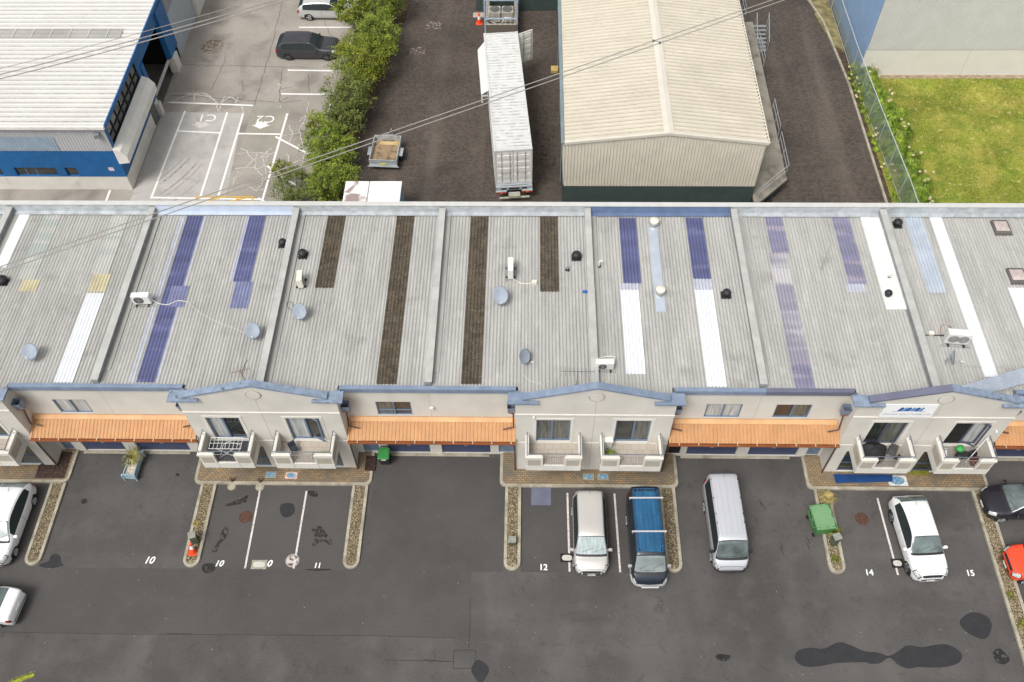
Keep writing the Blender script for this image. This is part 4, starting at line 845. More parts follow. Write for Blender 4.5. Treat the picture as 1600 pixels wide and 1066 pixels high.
# side wall
glz=(Y0+.35,51.2,3.75,5.35); door=(52.3,56.6,0.0,4.3); pd=(50.6,51.7,.02,1.95)
g=MB(); wall_open(g,Y0,58.5,1.2,ZE,[glz,(52.3,56.6,1.2,4.3),(50.6,51.7,1.2,1.95)]); inst(BW,g,'side_wall',BLUEW)
g=MB(); wall_open(g,Y0,57.6,0,1.2,[(52.3,56.6,0,1.2),(50.6,51.7,.02,1.2)],x=X0+.02); inst(BW,g,'side_concrete_base',WCON)
g=MB(); g.box(X0+.03,X0+.3,56.65,57.55,0,1.3); g.box(X0+.03,X0+.26,51.75,52.2,0,1.0); inst(BW,g,'concrete_pier',WCON)
g=MB(); g.quad((X0-.1,glz[0],glz[2]),(X0-.1,glz[1],glz[2]),(X0-.1,glz[1],glz[3]),(X0-.1,glz[0],glz[3])); o=inst(BW,g,'side_glazing',GLASS); g=MB()
for q in range(8): yy=glz[0]+(glz[1]-glz[0])*q/7; g.box(X0-.09,X0-.03,yy-.03,yy+.03,glz[2],glz[3])
g.box(X0-.088,X0-.032,glz[0]+.04,glz[1]-.04,4.3,4.36); sub(g,'glazing_bar',BLKP,o)
g=MB(); a,b=Y0-.12,51.5
prof=[(X0+.0,3.72),(X0+.42,3.55),(X0+.72,3.1),(X0+.72,2.55),(X0+.0,2.45)]
v=[(x,y,z) for y in(a,b) for x,z in prof]; n=5
g.add(v,[(i,(i+1)%n,(i+1)%n+n,i+n) for i in range(n)]+[(0,1,2,3,4),(9,8,7,6,5)]); inst(BW,g,'canopy',mat('white canopy',(.74,.72,.67),.6,.05,1))
g=MB(); g.box(X0-.02,X0+.04,50.7,51.6,.03,1.9); inst(BW,g,'side_door',mat('grey glazed door',(.12,.13,.13),.2)) 
g=MB(); g.box(X0-.3,X0+.08,51.75,52.25,1.3,4.3); inst(BW,g,'door_jamb',BLUEW); g=MB(); g.box(X0-.02,X0+.16,56.62,58.4,1.31,5.2); inst(BW,g,'door_jamb',BLUEW)
g=MB(); g.corr((X0-.0,58.5,0),(0,1,0),(0,0,1),5.2,3.6,.12,.02,prof='rib',nrm=(1,0,0)); inst(BW,g,'roller_door',mat('silver roller door',(.42,.47,.5),.5,.05))
g=MB(); g.corr((X0-.0,58.5,3.6),(0,1,0),(0,0,1),6.2,2.0,.2,.02,prof='rib',nrm=(1,0,0)); inst(BW,g,'upper_side_wall',mat('purple grey wall',(.30,.29,.31),.6))
g=MB(); g.box(X0-.2,X0+.3,63.8,66.2,0,1.5); inst(BW,g,'concrete_pier',WCON); g=MB(); g.box(X0-.2,X0+.2,63.7,90,1.51,5.5); inst(BW,g,'rear_side_wall',BLUEW)
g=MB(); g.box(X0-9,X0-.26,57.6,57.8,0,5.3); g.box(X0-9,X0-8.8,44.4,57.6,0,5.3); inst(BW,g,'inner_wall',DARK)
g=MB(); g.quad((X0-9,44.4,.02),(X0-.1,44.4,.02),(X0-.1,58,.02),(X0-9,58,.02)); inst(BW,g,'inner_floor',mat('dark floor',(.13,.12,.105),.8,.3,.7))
g=MB(); g.corr((XW,Y0-.15,ZE+.02),(0,1,0),(1,0,.0),46,X0-XW+.12,.45,.05,prof='rib',nrm=(0,0,1),dirt=True); ro=inst(BW,g,'roof',[WROOF,mat('dirt lined white steel',(.37,.355,.33),.7,.25,3)])  # darker slot paints the shade beside each roof rib
g=MB(); p1,p2=G(0,37,ZE),G(200,49,ZE); p3,p4=G(0,53,ZE),G(196,62,ZE)
g.corr((XW,53.0,ZE+.075),(0,1,0),(1,0,0),1.05,-28.2-XW,.42,.03,prof='rib',nrm=(0,0,1)); sub(g,'translucent_sheet',mat('grey translucent sheet',(.33,.32,.30),.6,.1,.7),ro)
g=MB(); 
for k in range(9): xx=-29.2-k*1.3; g.box(xx,xx+.04,53.02,54.0,ZE+.125,ZE+.14)
sub(g,'sheet_joint',IVORY,ro)
g=MB(); g.box(XW,X0+.2,Y0-.3,Y0-.16,ZE-.12,ZE+.1); sub(g,'front_gutter',mat('white gutter',(.72,.7,.66),.5,.08,3),ro)
g=MB(); g.box(X0+.13,X0+.2,Y0-.155,90,ZE-.25,ZE+.07); sub(g,'blue_barge',BLUEW,ro)
g=MB(); g.obox((X0-.5,Y0-.25,5.0),.35,.3,.25,.4); g.cyl((X0-.5,Y0-.05,5.05),(X0-.5,Y0-.2,5.0),.03); inst(BW,g,'flood_light',mat('grey lamp casing',(.2,.21,.22)))
g=MB(); g.box(-27.95,-27.6,Y0-.02,Y0-.013,1.75,2.05); inst(BW,g,'small_sign',mat('pink white notice',(.7,.6,.65)))
# ============================================================ RIGHT WAREHOUSE
RW=thing('white_warehouse','off white ribbed warehouse with sky blue side wall at top right behind the lawn','building',(30,56.35,0))
x0=24.4; g=MB(); g.box(x0,70,56.36,56.5,0,2.26); o=inst(RW,g,'tilt_panel',RBASE)
g=MB()
for xx in(31.9,38): g.box(xx,xx+.02,56.352,56.358,0,2.25)
sub(g,'panel_joint',mat('panel joint',(.4,.39,.35)),o)
g=MB(); g.corr((x0,56.33,2.27),(1,0,0),(0,0,1),46,7.5,.2,.02,prof='rib',nrm=(0,-1,0)); inst(RW,g,'ribbed_wall',RWALL)
g=MB(); g.corr((x0-.02,56.3,2.27),(0,1,0),(0,0,1),40,7.5,.4,.012,prof='rib',nrm=(-1,0,0)); inst(RW,g,'side_wall',SKYW)
g=MB(); g.box(x0,x0+.2,56.51,96,0,2.26); inst(RW,g,'side_panel',SKYW)
g=MB(); g.box(x0-.05,70,56.2,96,9.8,9.9); inst(RW,g,'roof',WROOF)
# green building behind the yard
GB=thing('green_building','dark green steel building at the top centre behind the cooling rack','building',(-1,64.4,0))
g=MB(); g.corr((-4.45,64.4,0),(1,0,0),(0,0,1),6.6,5,.2,.02,prof='rib',nrm=(0,-1,0)); g.box(-4.44,2.1,64.45,70,0,5); inst(GB,g,'ribbed_wall',GREEN)
g=MB(); g.box(-4.6,2.1,64.3,70.2,5.01,5.15); inst(GB,g,'roof',GWALL)
# ============================================================ YARD THINGS
# shipping container on its trailer
a=G(772,236,4.1); b=G(832,233.5,4.1); c=G(755,55,4.1); d_=G(810,52,4.1)
mid0=(a+b)/2; mid1=(c+d_)/2; ang=math.atan2(-(mid1-mid0).x,(mid1-mid0).y)
CL,CW=12.19,2.44
TR=thing('container_trailer','semi trailer chassis with red tail lights carrying the long white container','trailer',(mid0.x,mid0.y,0),ang)
g=MB()
for sx in(-.5,.5): g.box(sx-.08,sx+.08,.0,CL,.9,1.15)
for y in(0,2,4,6,8,10,12): g.box(-1.1,1.1,y,y+.12,.98,1.14)
g.box(-1.2,1.2,-.14,-.01,.95,1.2); sub(g,'chassis',mat('galvanised chassis',(.33,.36,.39),.5,.1,3),TR)
for y in(1.6,2.9,4.2):
    for sx in(-1,1):
        g=MB(); g.lathe((sx*1.0,y,.5),[(0,-.14),(.42,-.14),(.5,-.1),(.5,.1),(.42,.14),(0,.14)],n=20,M=Matrix.Rotation(math.pi/2,3,'Y')); wh=sub(g,'wheel',BLACK,TR)
        g=MB(); g.lathe((sx*1.15,y,.5),[(0,0),(.25,0)],n=14,M=Matrix.Rotation(sx*math.pi/2,3,'Y')); sub(g,'rim',STEEL,wh)
RED=mat('red lens',(.5,.02,.012),.3,.1,8); AMB=mat('amber lens',(.75,.2,.03),.3)
for sx in(-1,1):
    g=MB(); x0,x1=sorted((sx*.52,sx*1.2)); g.box(x0,x1,-.42,-.3,.72,.86); o=sub(g,'tail_light_bar',RED,TR); g=MB(); xm=(x0+x1)/2; g.box(xm-.1,xm+.1,-.432,-.421,.74,.83); sub(g,'indicator',AMB,o)
    g=MB(); g.box(x0-.02,x1+.02,-.44,-.28,.865,.9); g.box(x0,x0+.08,-.3,-.14,.72,1.1); sub(g,'light_bracket',GALV,TR)
g=MB(); g.box(-1.2,1.2,-.3,-.2,.9,1.18); g.box(-1.2,-.9,-.22,-.141,1.0,1.19); g.box(.9,1.2,-.22,-.141,1.0,1.19); rp=sub(g,'rear_panel',GALV,TR); g=MB(); g.box(-.35,.35,-.315,-.301,.96,1.1); g.box(-.85,-.5,-.315,-.301,.96,1.1); g.box(.5,.85,-.315,-.301,.96,1.1); sub(g,'panel_recess',BLKP,rp)
g=MB(); g.box(-.38,.38,-.6,-.42,.45,.66); g.box(-1.0,1.0,-.55,-.44,.35,.44); sub(g,'underrun_bar',mat('pale green grey bumper',(.42,.42,.33),.6,.15,4),TR)
g=MB(); g.box(-.38,.38,-.47,-.46,.7,.86); sub(g,'number_plate',WHITE,TR)
CN=thing('shipping_container','long white shipping container with one far door swung open','shipping container',(mid0.x,mid0.y,1.2),ang)
Hc=2.9; g=MB(); g.box(-CW/2,CW/2,0,CL,0,.16)
for x in(-CW/2,CW/2-.1):
    g.box(x,x+.1,.1,CL,Hc-.1,Hc-.005)
    for y in(.001,CL-.1): g.box(x,x+.1,y,y+.099,.161,Hc-.11)
for y in(.0,CL-.1): g.box(-CW/2+.0,CW/2,y,y+.1,Hc-.105,Hc+.01)
for x in(-CW/2,CW/2-.16):
    for y in(-.01,CL-.15): g.box(x-.005,x+.165,y,y+.16,Hc-.11,Hc+.03)
sub(g,'frame',CONT,CN)
g=MB(); g.corr((-CW/2+.1,.12,Hc-.05),(0,1,0),(1,0,0),CL-.24,CW-.2,.3,.035,prof='rib',nrm=(0,0,1),dirt=True); sub(g,'roof_panel',[CONT,mat('grimy white steel',(.27,.26,.25),.7,.5,2,lo=.45,hi=.55,col2=(.6,.6,.57))],CN)  # second slot: patchy grime plus rib shading painted into the colour
g=MB()
for sx in(-1,1): g.corr((sx*(CW/2-.04),.12,.16),(0,1,0),(0,0,1),CL-.24,Hc-.28,.28,.03,prof='rib',nrm=(sx,0,0))
sub(g,'side_panel',CONT,CN)
for k,(x0,x1) in enumerate(((-CW/2+.1,-.01),(.01,CW/2-.1))):
    g=MB(); g.box(x0,x1,.03,.08,.17,Hc-.13); 
    for z in(.5,1.05,1.6,2.15): g.box(x0+.08,x1-.08,.0,.029,z,z+.3)
    dr=sub(g,'cargo_door',CONTD,CN); g=MB()
    for t in(.32,.8): xx=x0+(x1-x0)*(t if k==0 else 1-t); g.cyl((xx,-.03,.2),(xx,-.03,Hc-.15),.02,n=6); g.box(xx-.05,xx+.05,-.05,-.01,.9,.98); 
    g.box(min(x0,x1)+.35,min(x0,x1)+.8,-.06,-.04,.93,.96); sub(g,'locking_bar',STEEL,dr)
R=Matrix.Rotation(math.radians(24),3,'Z'); hx,hy=CW/2+.03,CL-.1
g=MB(); g.obox(Vector((hx,hy,1.5))+R@Vector((.58,0,0)),1.16,.05,Hc-.35,M=R)
for k in range(5): g.obox(Vector((hx,hy,.45+k*.5))+R@Vector((.58,-.035,0)),1.0,.02,.3,M=R)
dr=sub(g,'open_door',CONTD,CN); g=MB()
for s_ in(.4,1.0): q=Vector((hx,hy,1.5))+R@Vector((s_,-.07,0)); g.cyl(q-Vector((0,0,1.25)),q+Vector((0,0,1.25)),.022,n=6)
sub(g,'locking_bar',STEEL,dr)
g=MB(); g.box(-CW/2-.5,-CW/2-.42,6.3,11.2,1.6,2.3); g.box(-CW/2-.42,-CW/2-.05,6.32,6.4,2.1,2.2); g.box(-CW/2-.42,-CW/2-.05,11.1,11.18,2.1,2.2)
g.add([(-CW/2-.5,6.3,2.3),(-CW/2-.5,11.2,2.3),(-CW/2+.0,11.4,2.78),(-CW/2+.0,6.1,2.78)],[(0,1,2,3)]); sub(g,'side_hatch',WHITE,CN)
# cooling rack at the green building
HV=thing('cooling_rack','steel frame rack of cooling units standing on a concrete block wall by the green building','cooling rack',(-2.45,61.2,0))
g=MB(); g.box(-3.5,-1.15,60.4,60.6,0,1.5); g.box(-3.5,-3.3,60.61,64,0,1.5); g.box(-1.35,-1.15,60.61,64,0,1.5); inst(HV,g,'block_wall',bricks('grey block wall',(.42,.37,.29),(.36,.32,.25),(.14,.12,.1),1,w=.4,h=.2))
g=MB()
for x in(-3.55,-1.1): g.box(x-.06,x+.06,60.62,60.74,0,5.2); g.box(x-.06,x+.06,63.6,63.72,0,5.2)
for z in(1.8,3.4,5.0): g.box(-3.49,-1.16,60.64,60.72,z,z+.1); g.box(-3.49,-1.16,63.62,63.7,z,z+.1)
inst(HV,g,'steel_frame',mat('pale blue frame steel',(.36,.43,.52),.5))
for x in(-2.85,-1.85):
    g=MB(); g.rbox(x-.46,x+.46,61.6,62.5,.9,1.75,.04); o=inst(HV,g,'cooling_unit',mat('dusty grey casing',(.4,.38,.33),.6,.2,3)); g=MB(); g.lathe((x,62.05,1.755),[(0,.0),(.12,.02),(.13,0),(.36,0),(.4,.03)],n=20); sub(g,'fan_ring',mat('dark fan',(.13,.13,.12)),o)
g=MB(); g.tube([(-3.2,61.3,1.2),(-2.4,61.2,.9),(-2.0,61.25,1.6)],.04); g.tube([(-2.0,61.2,.2),(-2.0,61.2,1.6),(-1.6,61.2,1.6),(-1.6,61.2,.2)],.03); inst(HV,g,'pipework',WHITE)
g=MB(); g.obox((-2.5,61.4,.5),1.3,.5,.6,.1); inst(HV,g,'compressor',STEEL)
def cone(p,lab,s=1.0):
    o=thing('traffic_cone',lab,'traffic cone',p); OR=mat('orange red cone plastic',(.75,.075,.02),.5)
    g=MB(); g.rbox(-.2*s,.2*s,-.2*s,.2*s,0,.04,.04); sub(g,'base',OR,o); g=MB(); g.lathe((0,0,0),[(.16*s,.04),(.1*s,.3*s)],n=16); g.lathe((0,0,0),[(.065*s,.5*s),(.03*s,.72*s),(0,.72*s)],n=16); sub(g,'body',OR,o,smooth=True)
    g=MB(); g.lathe((0,0,0),[(.1*s,.3*s),(.065*s,.5*s)],n=16); sub(g,'white_band',WHITE,o,smooth=True); return o
cone(G(749,36),'orange traffic cone with white band beside the cooling rack',1.3)
g=MB(); p=G(749,24); g.box(p.x-.5,p.x+.35,p.y-.3,p.y+.3,0,.05); tag(g.build('board',mat('pale board',(.45,.38,.32))),'pale board lying behind the traffic cone','board')
g=MB(); p=G(867,110); g.rbox(p.x-.3,p.x+.25,p.y-.35,p.y+.25,0,.25,.03); tag(g.build('yellow_block',mat('yellow foam block',(.5,.36,.12),.9,.15,4)),'dull yellow block beside the cream warehouse wall','block')
g=MB(); 
for k in range(26): p=G(U(845,868),U(195,262)); g.obox((p.x,p.y,.03),U(.05,.3),U(.03,.12),.05,U(0,3))
o=g.build('debris',mat('dark debris',(.07,.055,.045),.9,.6,4)); o['kind']='stuff'; tag(o,'scattered dark debris on the pavers along the cream warehouse','debris')
# small box trailer
p=G(604,252,0); q=G(611,214,0); TL=thing('box_trailer','galvanised open box trailer with muddy plywood deck beside the hedge','trailer',(-10.0,47.35,0),-.05)
w2,l2=.95,1.25; g=MB(); 
g.box(-w2,w2,-l2,-l2+.05,.5,.95); g.box(-w2,w2,l2-.05,l2,.5,.95); g.box(-w2,-w2+.05,-l2+.051,l2-.051,.5,.95); g.box(w2-.05,w2,-l2+.051,l2-.051,.5,.95)
g.box(-w2-.03,w2+.03,-l2-.05,-l2-.001,.45,.52); g.box(-w2-.12,w2+.12,-l2-.12,-l2-.06,.42,.47); sub(g,'tray_sides',GALV,TL)
g=MB(); g.box(-w2+.051,w2-.051,-l2+.051,l2-.051,.5,.55); dk=sub(g,'deck',mixin(mat('muddy plywood',(.30,.215,.125),.9,.15,2),(.14,.1,.065),1.6,.48,.62),TL)
g=MB(); g.box(-.55,.75,.72,1.05,.551,.57); sub(g,'timber_board',mat('raw timber',(.5,.36,.18),.8),dk)
for sx in(-1,1):
    g=MB(); g.lathe((sx*(w2+.13),-.1,.32),[(0,-.1),(.26,-.1),(.32,-.06),(.32,.06),(.26,.1),(0,.1)],n=18,M=Matrix.Rotation(math.pi/2,3,'Y')); sub(g,'wheel',BLACK,TL)
    g=MB(); g.box(min(sx*w2,sx*(w2+.27))+.001,max(sx*w2,sx*(w2+.27)),-.5,.3,.68,.71); sub(g,'mudguard',GALV,TL)
g=MB(); g.tube([(-.6,l2,.45),(0,l2+.95,.45),(.6,l2,.45)],.035); g.cyl((0,l2+.9,.45),(0,l2+1.25,.45),.04); g.cyl((.12,l2+.7,.1),(.12,l2+.7,.85),.03); g.box(-.3,.3,l2+.1,l2+.5,.47,.6); sub(g,'drawbar',STEEL,TL)
g=MB(); g.box(-.22,.2,-l2-.065,-l2-.051,.6,.72); sub(g,'number_plate',mat('yellow plate',(.7,.6,.05)),TL)
# two white cabins
for x0,x1,lab,st in((-11.9,-10.43,'left white flat roofed box with a purple brown stain, beside the hedge',1),(-10.33,-8.32,'right white flat roofed box with blue green painted side',0)):
    o=thing('storage_box',lab,'storage box',((x0+x1)/2,41.5,0),group='white storage boxes behind the terrace')
    hx=(x1-x0)/2; g=MB(); g.box(-hx,hx,-1.2,1.18,.1,2.22); sub(g,'body',mat('white box wall',(.7,.7,.68)),o)
    g=MB(); g.rbox(-hx-.03,hx+.03,-1.23,1.22,2.225,2.3,.03,.02); rm=mat('white box roof stained' if st else 'white box roof',(.78,.78,.77),.6,.03,1)
    if st: mixin(rm,(.33,.25,.24),1.1,.5,.62,dist=1)
    sub(g,'roof',rm,o)
    g=MB(); g.box(hx+.002,hx+.012,-1.1,1.1,.3,2.1); sub(g,'side_panel',mixin(mat('blue grey box side',(.3,.4,.52),.6),(.05,.35,.33),1.8,.5,.56),o)
# ============================================================ FENCE, PLANTS AT THE LAWN
FN=thing('mesh_fence','galvanised chain mesh fence with top rail between the paved yard and the lawn','fence',(24.3,50,0))
FP=[Vector((24.56,36,0)),Vector((24.5,43.2,0)),Vector((24.2,50,0)),Vector((23.95,57,0)),Vector((23.9,66,0)),Vector((23.9,80,0))]
def along(t):
    for a,b in zip(FP,FP[1:]):
        l=(b-a).length
        if t<=l: return a.lerp(b,t/l)
        t-=l
    return FP[-1]
g=MB(); hz=2.0
g.tube([p+Vector((0,0,hz)) for p in FP],.03,8); inst(FN,g,'top_rail',mat('bright galvanised rail',(.6,.65,.68),.35,.1,4,metal=.3))
g=MB(); g.tube([p+Vector((0,0,.08)) for p in FP],.018,6); inst(FN,g,'bottom_rail',mat('bright galvanised rail',(.6,.65,.68)))
g=MB(); t=0
posts=0
while t<40:
    p=along(t); gg=MB(); gg.cyl(p,p+Vector((0,0,hz+.05)),.03,n=8); inst(FN,gg,'post',GALV); t+=2.6
g=MB(); t=0; r=.0034
N_=0
step=.1
while t<31:
    a=along(t); b=along(t+hz)
    b=Vector((b.x,b.y,hz)); a0=Vector((a.x,a.y,0)); 
    for s0,s1 in((a0,b),(Vector((a.x,a.y,hz)),Vector((b.x,b.y,0)))):
        dy=Vector((0,0,r)); dx=Vector((r,0,0)); g.add([s0-dx,s0+dx,s1+dx,s1-dx],[(0,1,2,3)]); g.add([s0-dy,s0+dy,s1+dy,s1-dy],[(0,1,2,3)])
    t+=step
g.norecalc=True; inst(FN,g,'wire_mesh',mat('mesh wire',(.20,.25,.255),.5,.05,4))
def blades(g,p,n,L,wd,spread=1.0,up=.6,droop=.5):
    for k in range(n):
        a=U(0,2*math.pi); l=L*U(.6,1.1); o=Vector((math.cos(a),math.sin(a),0)); s_=Vector((-o.y,o.x,0))*wd/2
        p0=p+o*U(0,.06); m1=p0+o*l*.45*spread+Vector((0,0,l*up)); e=p0+o*l*spread+Vector((0,0,l*up*(1-droop)*U(.6,1.2)))
        g.add([p0-s_,p0+s_,m1+s_,m1-s_,e],[(0,1,2,3),(3,2,4)])
i=0
for side,n in((1,30),(-1,20)):
    for k in range(n):
        y=42.2+k*(15.0/n)+U(-.2,.2); f=along(y-36); x=f.x+(U(.7,1.75) if side>0 else U(-.4,-.1)); 
        if side>0 and y>52: x=f.x+U(.5,1.1)
        i+=1; sz=U(.9,1.35) if side>0 else U(.4,.6)
        if side<0 and (47<y<48 or U(0,1)<.15): continue
        where=('on the lawn side' if side>0 else 'on the paved yard side'); nth=k+1
        o=thing('strap_leaf_plant',f'green strap leaved plant {where} of the mesh fence','plant',(x,y,0),U(0,6),'strap leaved plants along the mesh fence '+where)
        if k%5==0 or (y>55 and k%2): o['label']=f'strap leaved plant with pale seed heads {where} of the mesh fence'
        g=MB(); blades(g,Vector((0,0,0)),int((150 if side>0 else 70)*sz),(.85 if side>0 else .7)*sz,.06,up=.8,droop=.45); g.norecalc=True; sub(g,'leaves',BLADE,o)
        if k%5==0 or (y>55 and k%2):
            g=MB(); h=MB()
            for q in range(5):
                a=U(0,6.28); e=Vector((math.cos(a)*.45,math.sin(a)*.45,U(.9,1.2)*sz)); g.tube([Vector((0,0,.1)),e*.6+Vector((0,0,.15)),e],.008,4); h.lathe(e,[(0,-.09),(.08,-.05),(.1,0),(.08,.05),(0,.09)],n=8)
            sub(g,'flower_stalks',STRAW,o); sub(h,'seed_heads',mat('pale seed heads',(.5,.42,.25),.9,.4,9),o)
# short grass on the lawn
g=MB()
for k in range(26000):
    x,y=U(24.8,38),U(39,56); s_=U(.02,.05); a=U(0,3.1); dx,dy=math.cos(a)*s_,math.sin(a)*s_; h=U(.03,.09)
    g.add([(x-dx,y-dy,0),(x+dx,y+dy,0),(x+U(-.04,.04),y+U(-.04,.04),h)],[(0,1,2)])
g.norecalc=True; o=g.build('grass',LAWN); o['kind']='stuff'; tag(o,'short patchy green and yellow lawn grass right of the mesh fence','grass')
# ============================================================ HEDGE TREES
def tree(px,py,zc,r,hh,m,n,lab,dens=1.0,leaf=.07):
    c=G(px,py,zc); o=thing('bushy_tree',lab,'tree',(c.x,c.y,0),group='bushy trees in the hedge row')
    g=MB(); tips=[]
    g.cyl((0,0,0),(0,0,zc*.5),.09,.06,n=8)
    for k in range(9):
        a=k*2.4; e=Vector((math.cos(a)*r*U(.4,.8),math.sin(a)*r*U(.4,.8),zc+hh*U(-.3,.6))); m_=Vector((e.x*.35,e.y*.35,zc*.62)); g.cyl((0,0,zc*.42),m_,.045,.03,n=6); g.cyl(m_,e,.03,.01,n=6)
        tips.append(e)
    sub(g,'trunk',BARK,o)
    g=MB(); nc=int(85*r*r*dens/3)+22
    for k in range(nc):
        a=U(0,6.283); cz=U(-1,1); rr=math.sqrt(1-cz*cz); k_=U(.55,1.0)*(1+.16*math.sin(3*a+px)+.12*math.sin(7*a+py))
        cc=Vector((math.cos(a)*rr*r*k_,math.sin(a)*rr*r*k_,zc+cz*hh*k_)); cr=U(.22,.5)*max(.6,r/2)
        for q in range(int(1.35*n/nc)):
            d=Vector((random.gauss(0,1),random.gauss(0,1),random.gauss(0,.75)))*cr*.55; p=cc+d
            if p.z<.15: continue
            s_=leaf*U(.6,1.3); u=Vector((U(-1,1),U(-1,1),U(-.6,.6))).normalized(); v=u.cross(Vector((U(-.6,.6),U(-.6,.6),1))).normalized()
            g.add([p-u*s_,p+v*s_*.5,p+u*s_,p-v*s_*.5],[(0,1,2,3)])
    # stray twigs
    for k in range(16):
        a=U(0,6.28); e=Vector((math.cos(a)*r*1.15,math.sin(a)*r*1.15,zc+U(-.4,.8)*hh)); 
        for q in range(26):
            p=e*U(.8,1.0)+Vector((random.gauss(0,.09),random.gauss(0,.09),random.gauss(0,.09))); p.z=max(.2,zc+(e.z-zc)*U(.8,1.)); s_=leaf*U(.6,1.1); u=Vector((U(-1,1),U(-1,1),U(-.6,.6))).normalized(); v=u.cross(Vector((0.2,.1,1))).normalized()
            g.add([p-u*s_,p+v*s_*.5,p+u*s_,p-v*s_*.5],[(0,1,2,3)])
    g.norecalc=True; sub(g,'crown',m,o)
for a in [(596,-8,2.3,2.0,1.5,LEAF1,6500,'dark green bushy tree at the top edge of the photo above the silver wagon'),
    (548,12,2.1,1.4,1.1,LEAF2,3800,'bushy tree spreading over the bonnet of the silver wagon'),
    (588,50,2.2,1.7,1.3,LEAF1,5200,'bushy tree between the silver wagon and the dark grey wagon, on the yard side'),
    (565,92,2.2,2.1,1.5,LEAF2,8200,'bright yellow green bushy tree by the bonnet of the dark grey wagon, broadest crown'),
    (545,150,2.0,1.7,1.3,LEAF3,5600,'dull grey green bushy tree just forward of the brightest tree'),
    (536,186,1.6,1.3,1.0,LEAF3,3200,'low dull green tree behind the broad mid green one by the box trailer'),
    (512,228,1.9,1.75,1.3,LEAF1,6000,'mid green bushy tree left of the box trailer'),
    (516,280,1.8,1.6,1.3,LEAF1,5200,'mid green bushy tree beside the white storage boxes'),
    (497,196,1.8,.8,1.0,LEAF2,1100,'small upright sapling at the left edge of the hedge row'),
    (462,290,1.5,1.45,1.0,LEAF3,2400,'sparse thin bushy tree closest to the terrace back wall'),
    (440,262,1.1,.6,.6,LEAF2,420,'small sparse sapling overhanging a slanted painted line')]: tree(*a)
# palm frond at the bottom left
p=G(52,1052,3.5); o=thing('conifer_branch','yellow green feathery branch tip poking in at the bottom left corner','branch',(p.x,p.y,3.5))
g=MB(); base=Vector((-2.2,-1.0,-.5)); tip=Vector((0,0,0)); g.tube([base,base*.5+Vector((0,.1,.15)),tip],.03,6); sub(g,'stem',BARK,o)
g=MB()
for k in range(900):
    t=U(0,1); q=base.lerp(tip,t)+Vector((0,.2*t*(1-t),.5*t*(1-t))); a=U(0,6.28); l=.26*(1-.35*t); e=q+Vector((math.cos(a)*.4+.5,math.sin(a)*.9,math.sin(a+1)*.6)).normalized()*l; s_=Vector((.008,.012,0)); g.add([q-s_,q+s_,e],[(0,1,2)])
g.norecalc=True; sub(g,'needles',mat('lime needles',(.42,.46,.05),.7,.25,6),o)
# trunk below so the branch hangs from a tree outside the frame
g=MB(); g.cyl((-3.6,-2.6,-3.5),(-2.9,-1.6,.6),.16,.1,n=10); g.cyl((-2.9,-1.6,.6),(-2.2,-1.0,-.5),.06,.03,n=8); sub(g,'trunk',BARK,o)
# ============================================================ FRONT LOT THINGS
def bin_wheelie():
    o=thing('wheelie_bin','green lidded black wheelie bin standing between the door mat and the garage door','wheelie bin',(-7.75,23.55,0),.0)
    g=MB(); g.add([(-.22,-.2,.08),(.22,-.2,.08),(.22,.24,.08),(-.22,.24,.08),(-.29,-.34,.98),(.29,-.34,.98),(.29,.34,.98),(-.29,.34,.98)],[(0,1,2,3),(4,7,6,5),(0,4,5,1),(1,5,6,2),(2,6,7,3),(3,7,4,0)]); sub(g,'body',BLKP,o)
    GM=mat('green bin lid',(.045,.24,.06),.5,.08,3); g=MB(); g.rbox(-.31,.31,-.38,.34,.985,1.07,.06,.05); g.rbox(-.24,.24,-.3,.26,1.071,1.09,.05,.01); sub(g,'lid',GM,o)
    for sx in(-1,1): g=MB(); g.lathe((sx*.24,.28,.1),[(0,-.03),(.1,-.03),(.1,.03),(0,.03)],n=14,M=Matrix.Rotation(math.pi/2,3,'Y')); sub(g,'wheel',BLACK,o)
    g=MB(); g.box(-.13,.13,-.345,-.335,.8,.9); sub(g,'label_sticker',WHITE,o); g=MB(); g.tube([(-.25,.4,1.0),(.25,.4,1.0)],.02); sub(g,'handle',BLKP,o)
bin_wheelie()
o=thing('skip_bin','large green four wheeled rubbish bin beside the tussock kerb island','skip bin',(14.92,20.05,0),.13)
GS=mat('pale green bin plastic',(.15,.29,.14),.55,.06,2); GS2=mat('green bin body plastic',(.075,.22,.07),.55,.06,2)
g=MB(); g.add([(-.4,-.55,.22),(.38,-.55,.22),(.38,.55,.22),(-.4,.55,.22),(-.5,-.66,1.08),(.46,-.66,1.08),(.46,.66,1.08),(-.5,.66,1.08)],[(0,1,2,3),(4,7,6,5),(0,4,5,1),(1,5,6,2),(2,6,7,3),(3,7,4,0)]); g.box(-.54,.5,-.7,.7,1.081,1.12); sub(g,'body',GS2,o)
g=MB(); g.rbox(-.52,.48,-.68,.68,1.121,1.2,.07,.05); ld=sub(g,'lid',GS,o)
g=MB(); 
for y in(-.55,0,.5): g.obox((.42,y,1.205),.03,.22,.012)
for x in(-.4,0,.35): g.obox((x,-.6,1.205),.18,.02,.012); g.obox((x,.6,1.205),.18,.02,.012)
sub(g,'lid_rib',mat('dark green rib',(.03,.12,.03)),ld)
for x in(-.42,.4):
    for y in(-.5,.5): g=MB(); g.lathe((x,y,.1),[(0,-.03),(.1,-.03),(.1,.03),(0,.03)],n=14,M=Matrix.Rotation(math.pi/2,3,'Y')); g.box(x-.05,x+.05,y-.02,y+.02,.1,.24); sub(g,'castor',BLACK,o)
g=MB(); g.box(-.475,-.47,-.05,.15,.8,.95); sub(g,'label_sticker',WHITE,o)
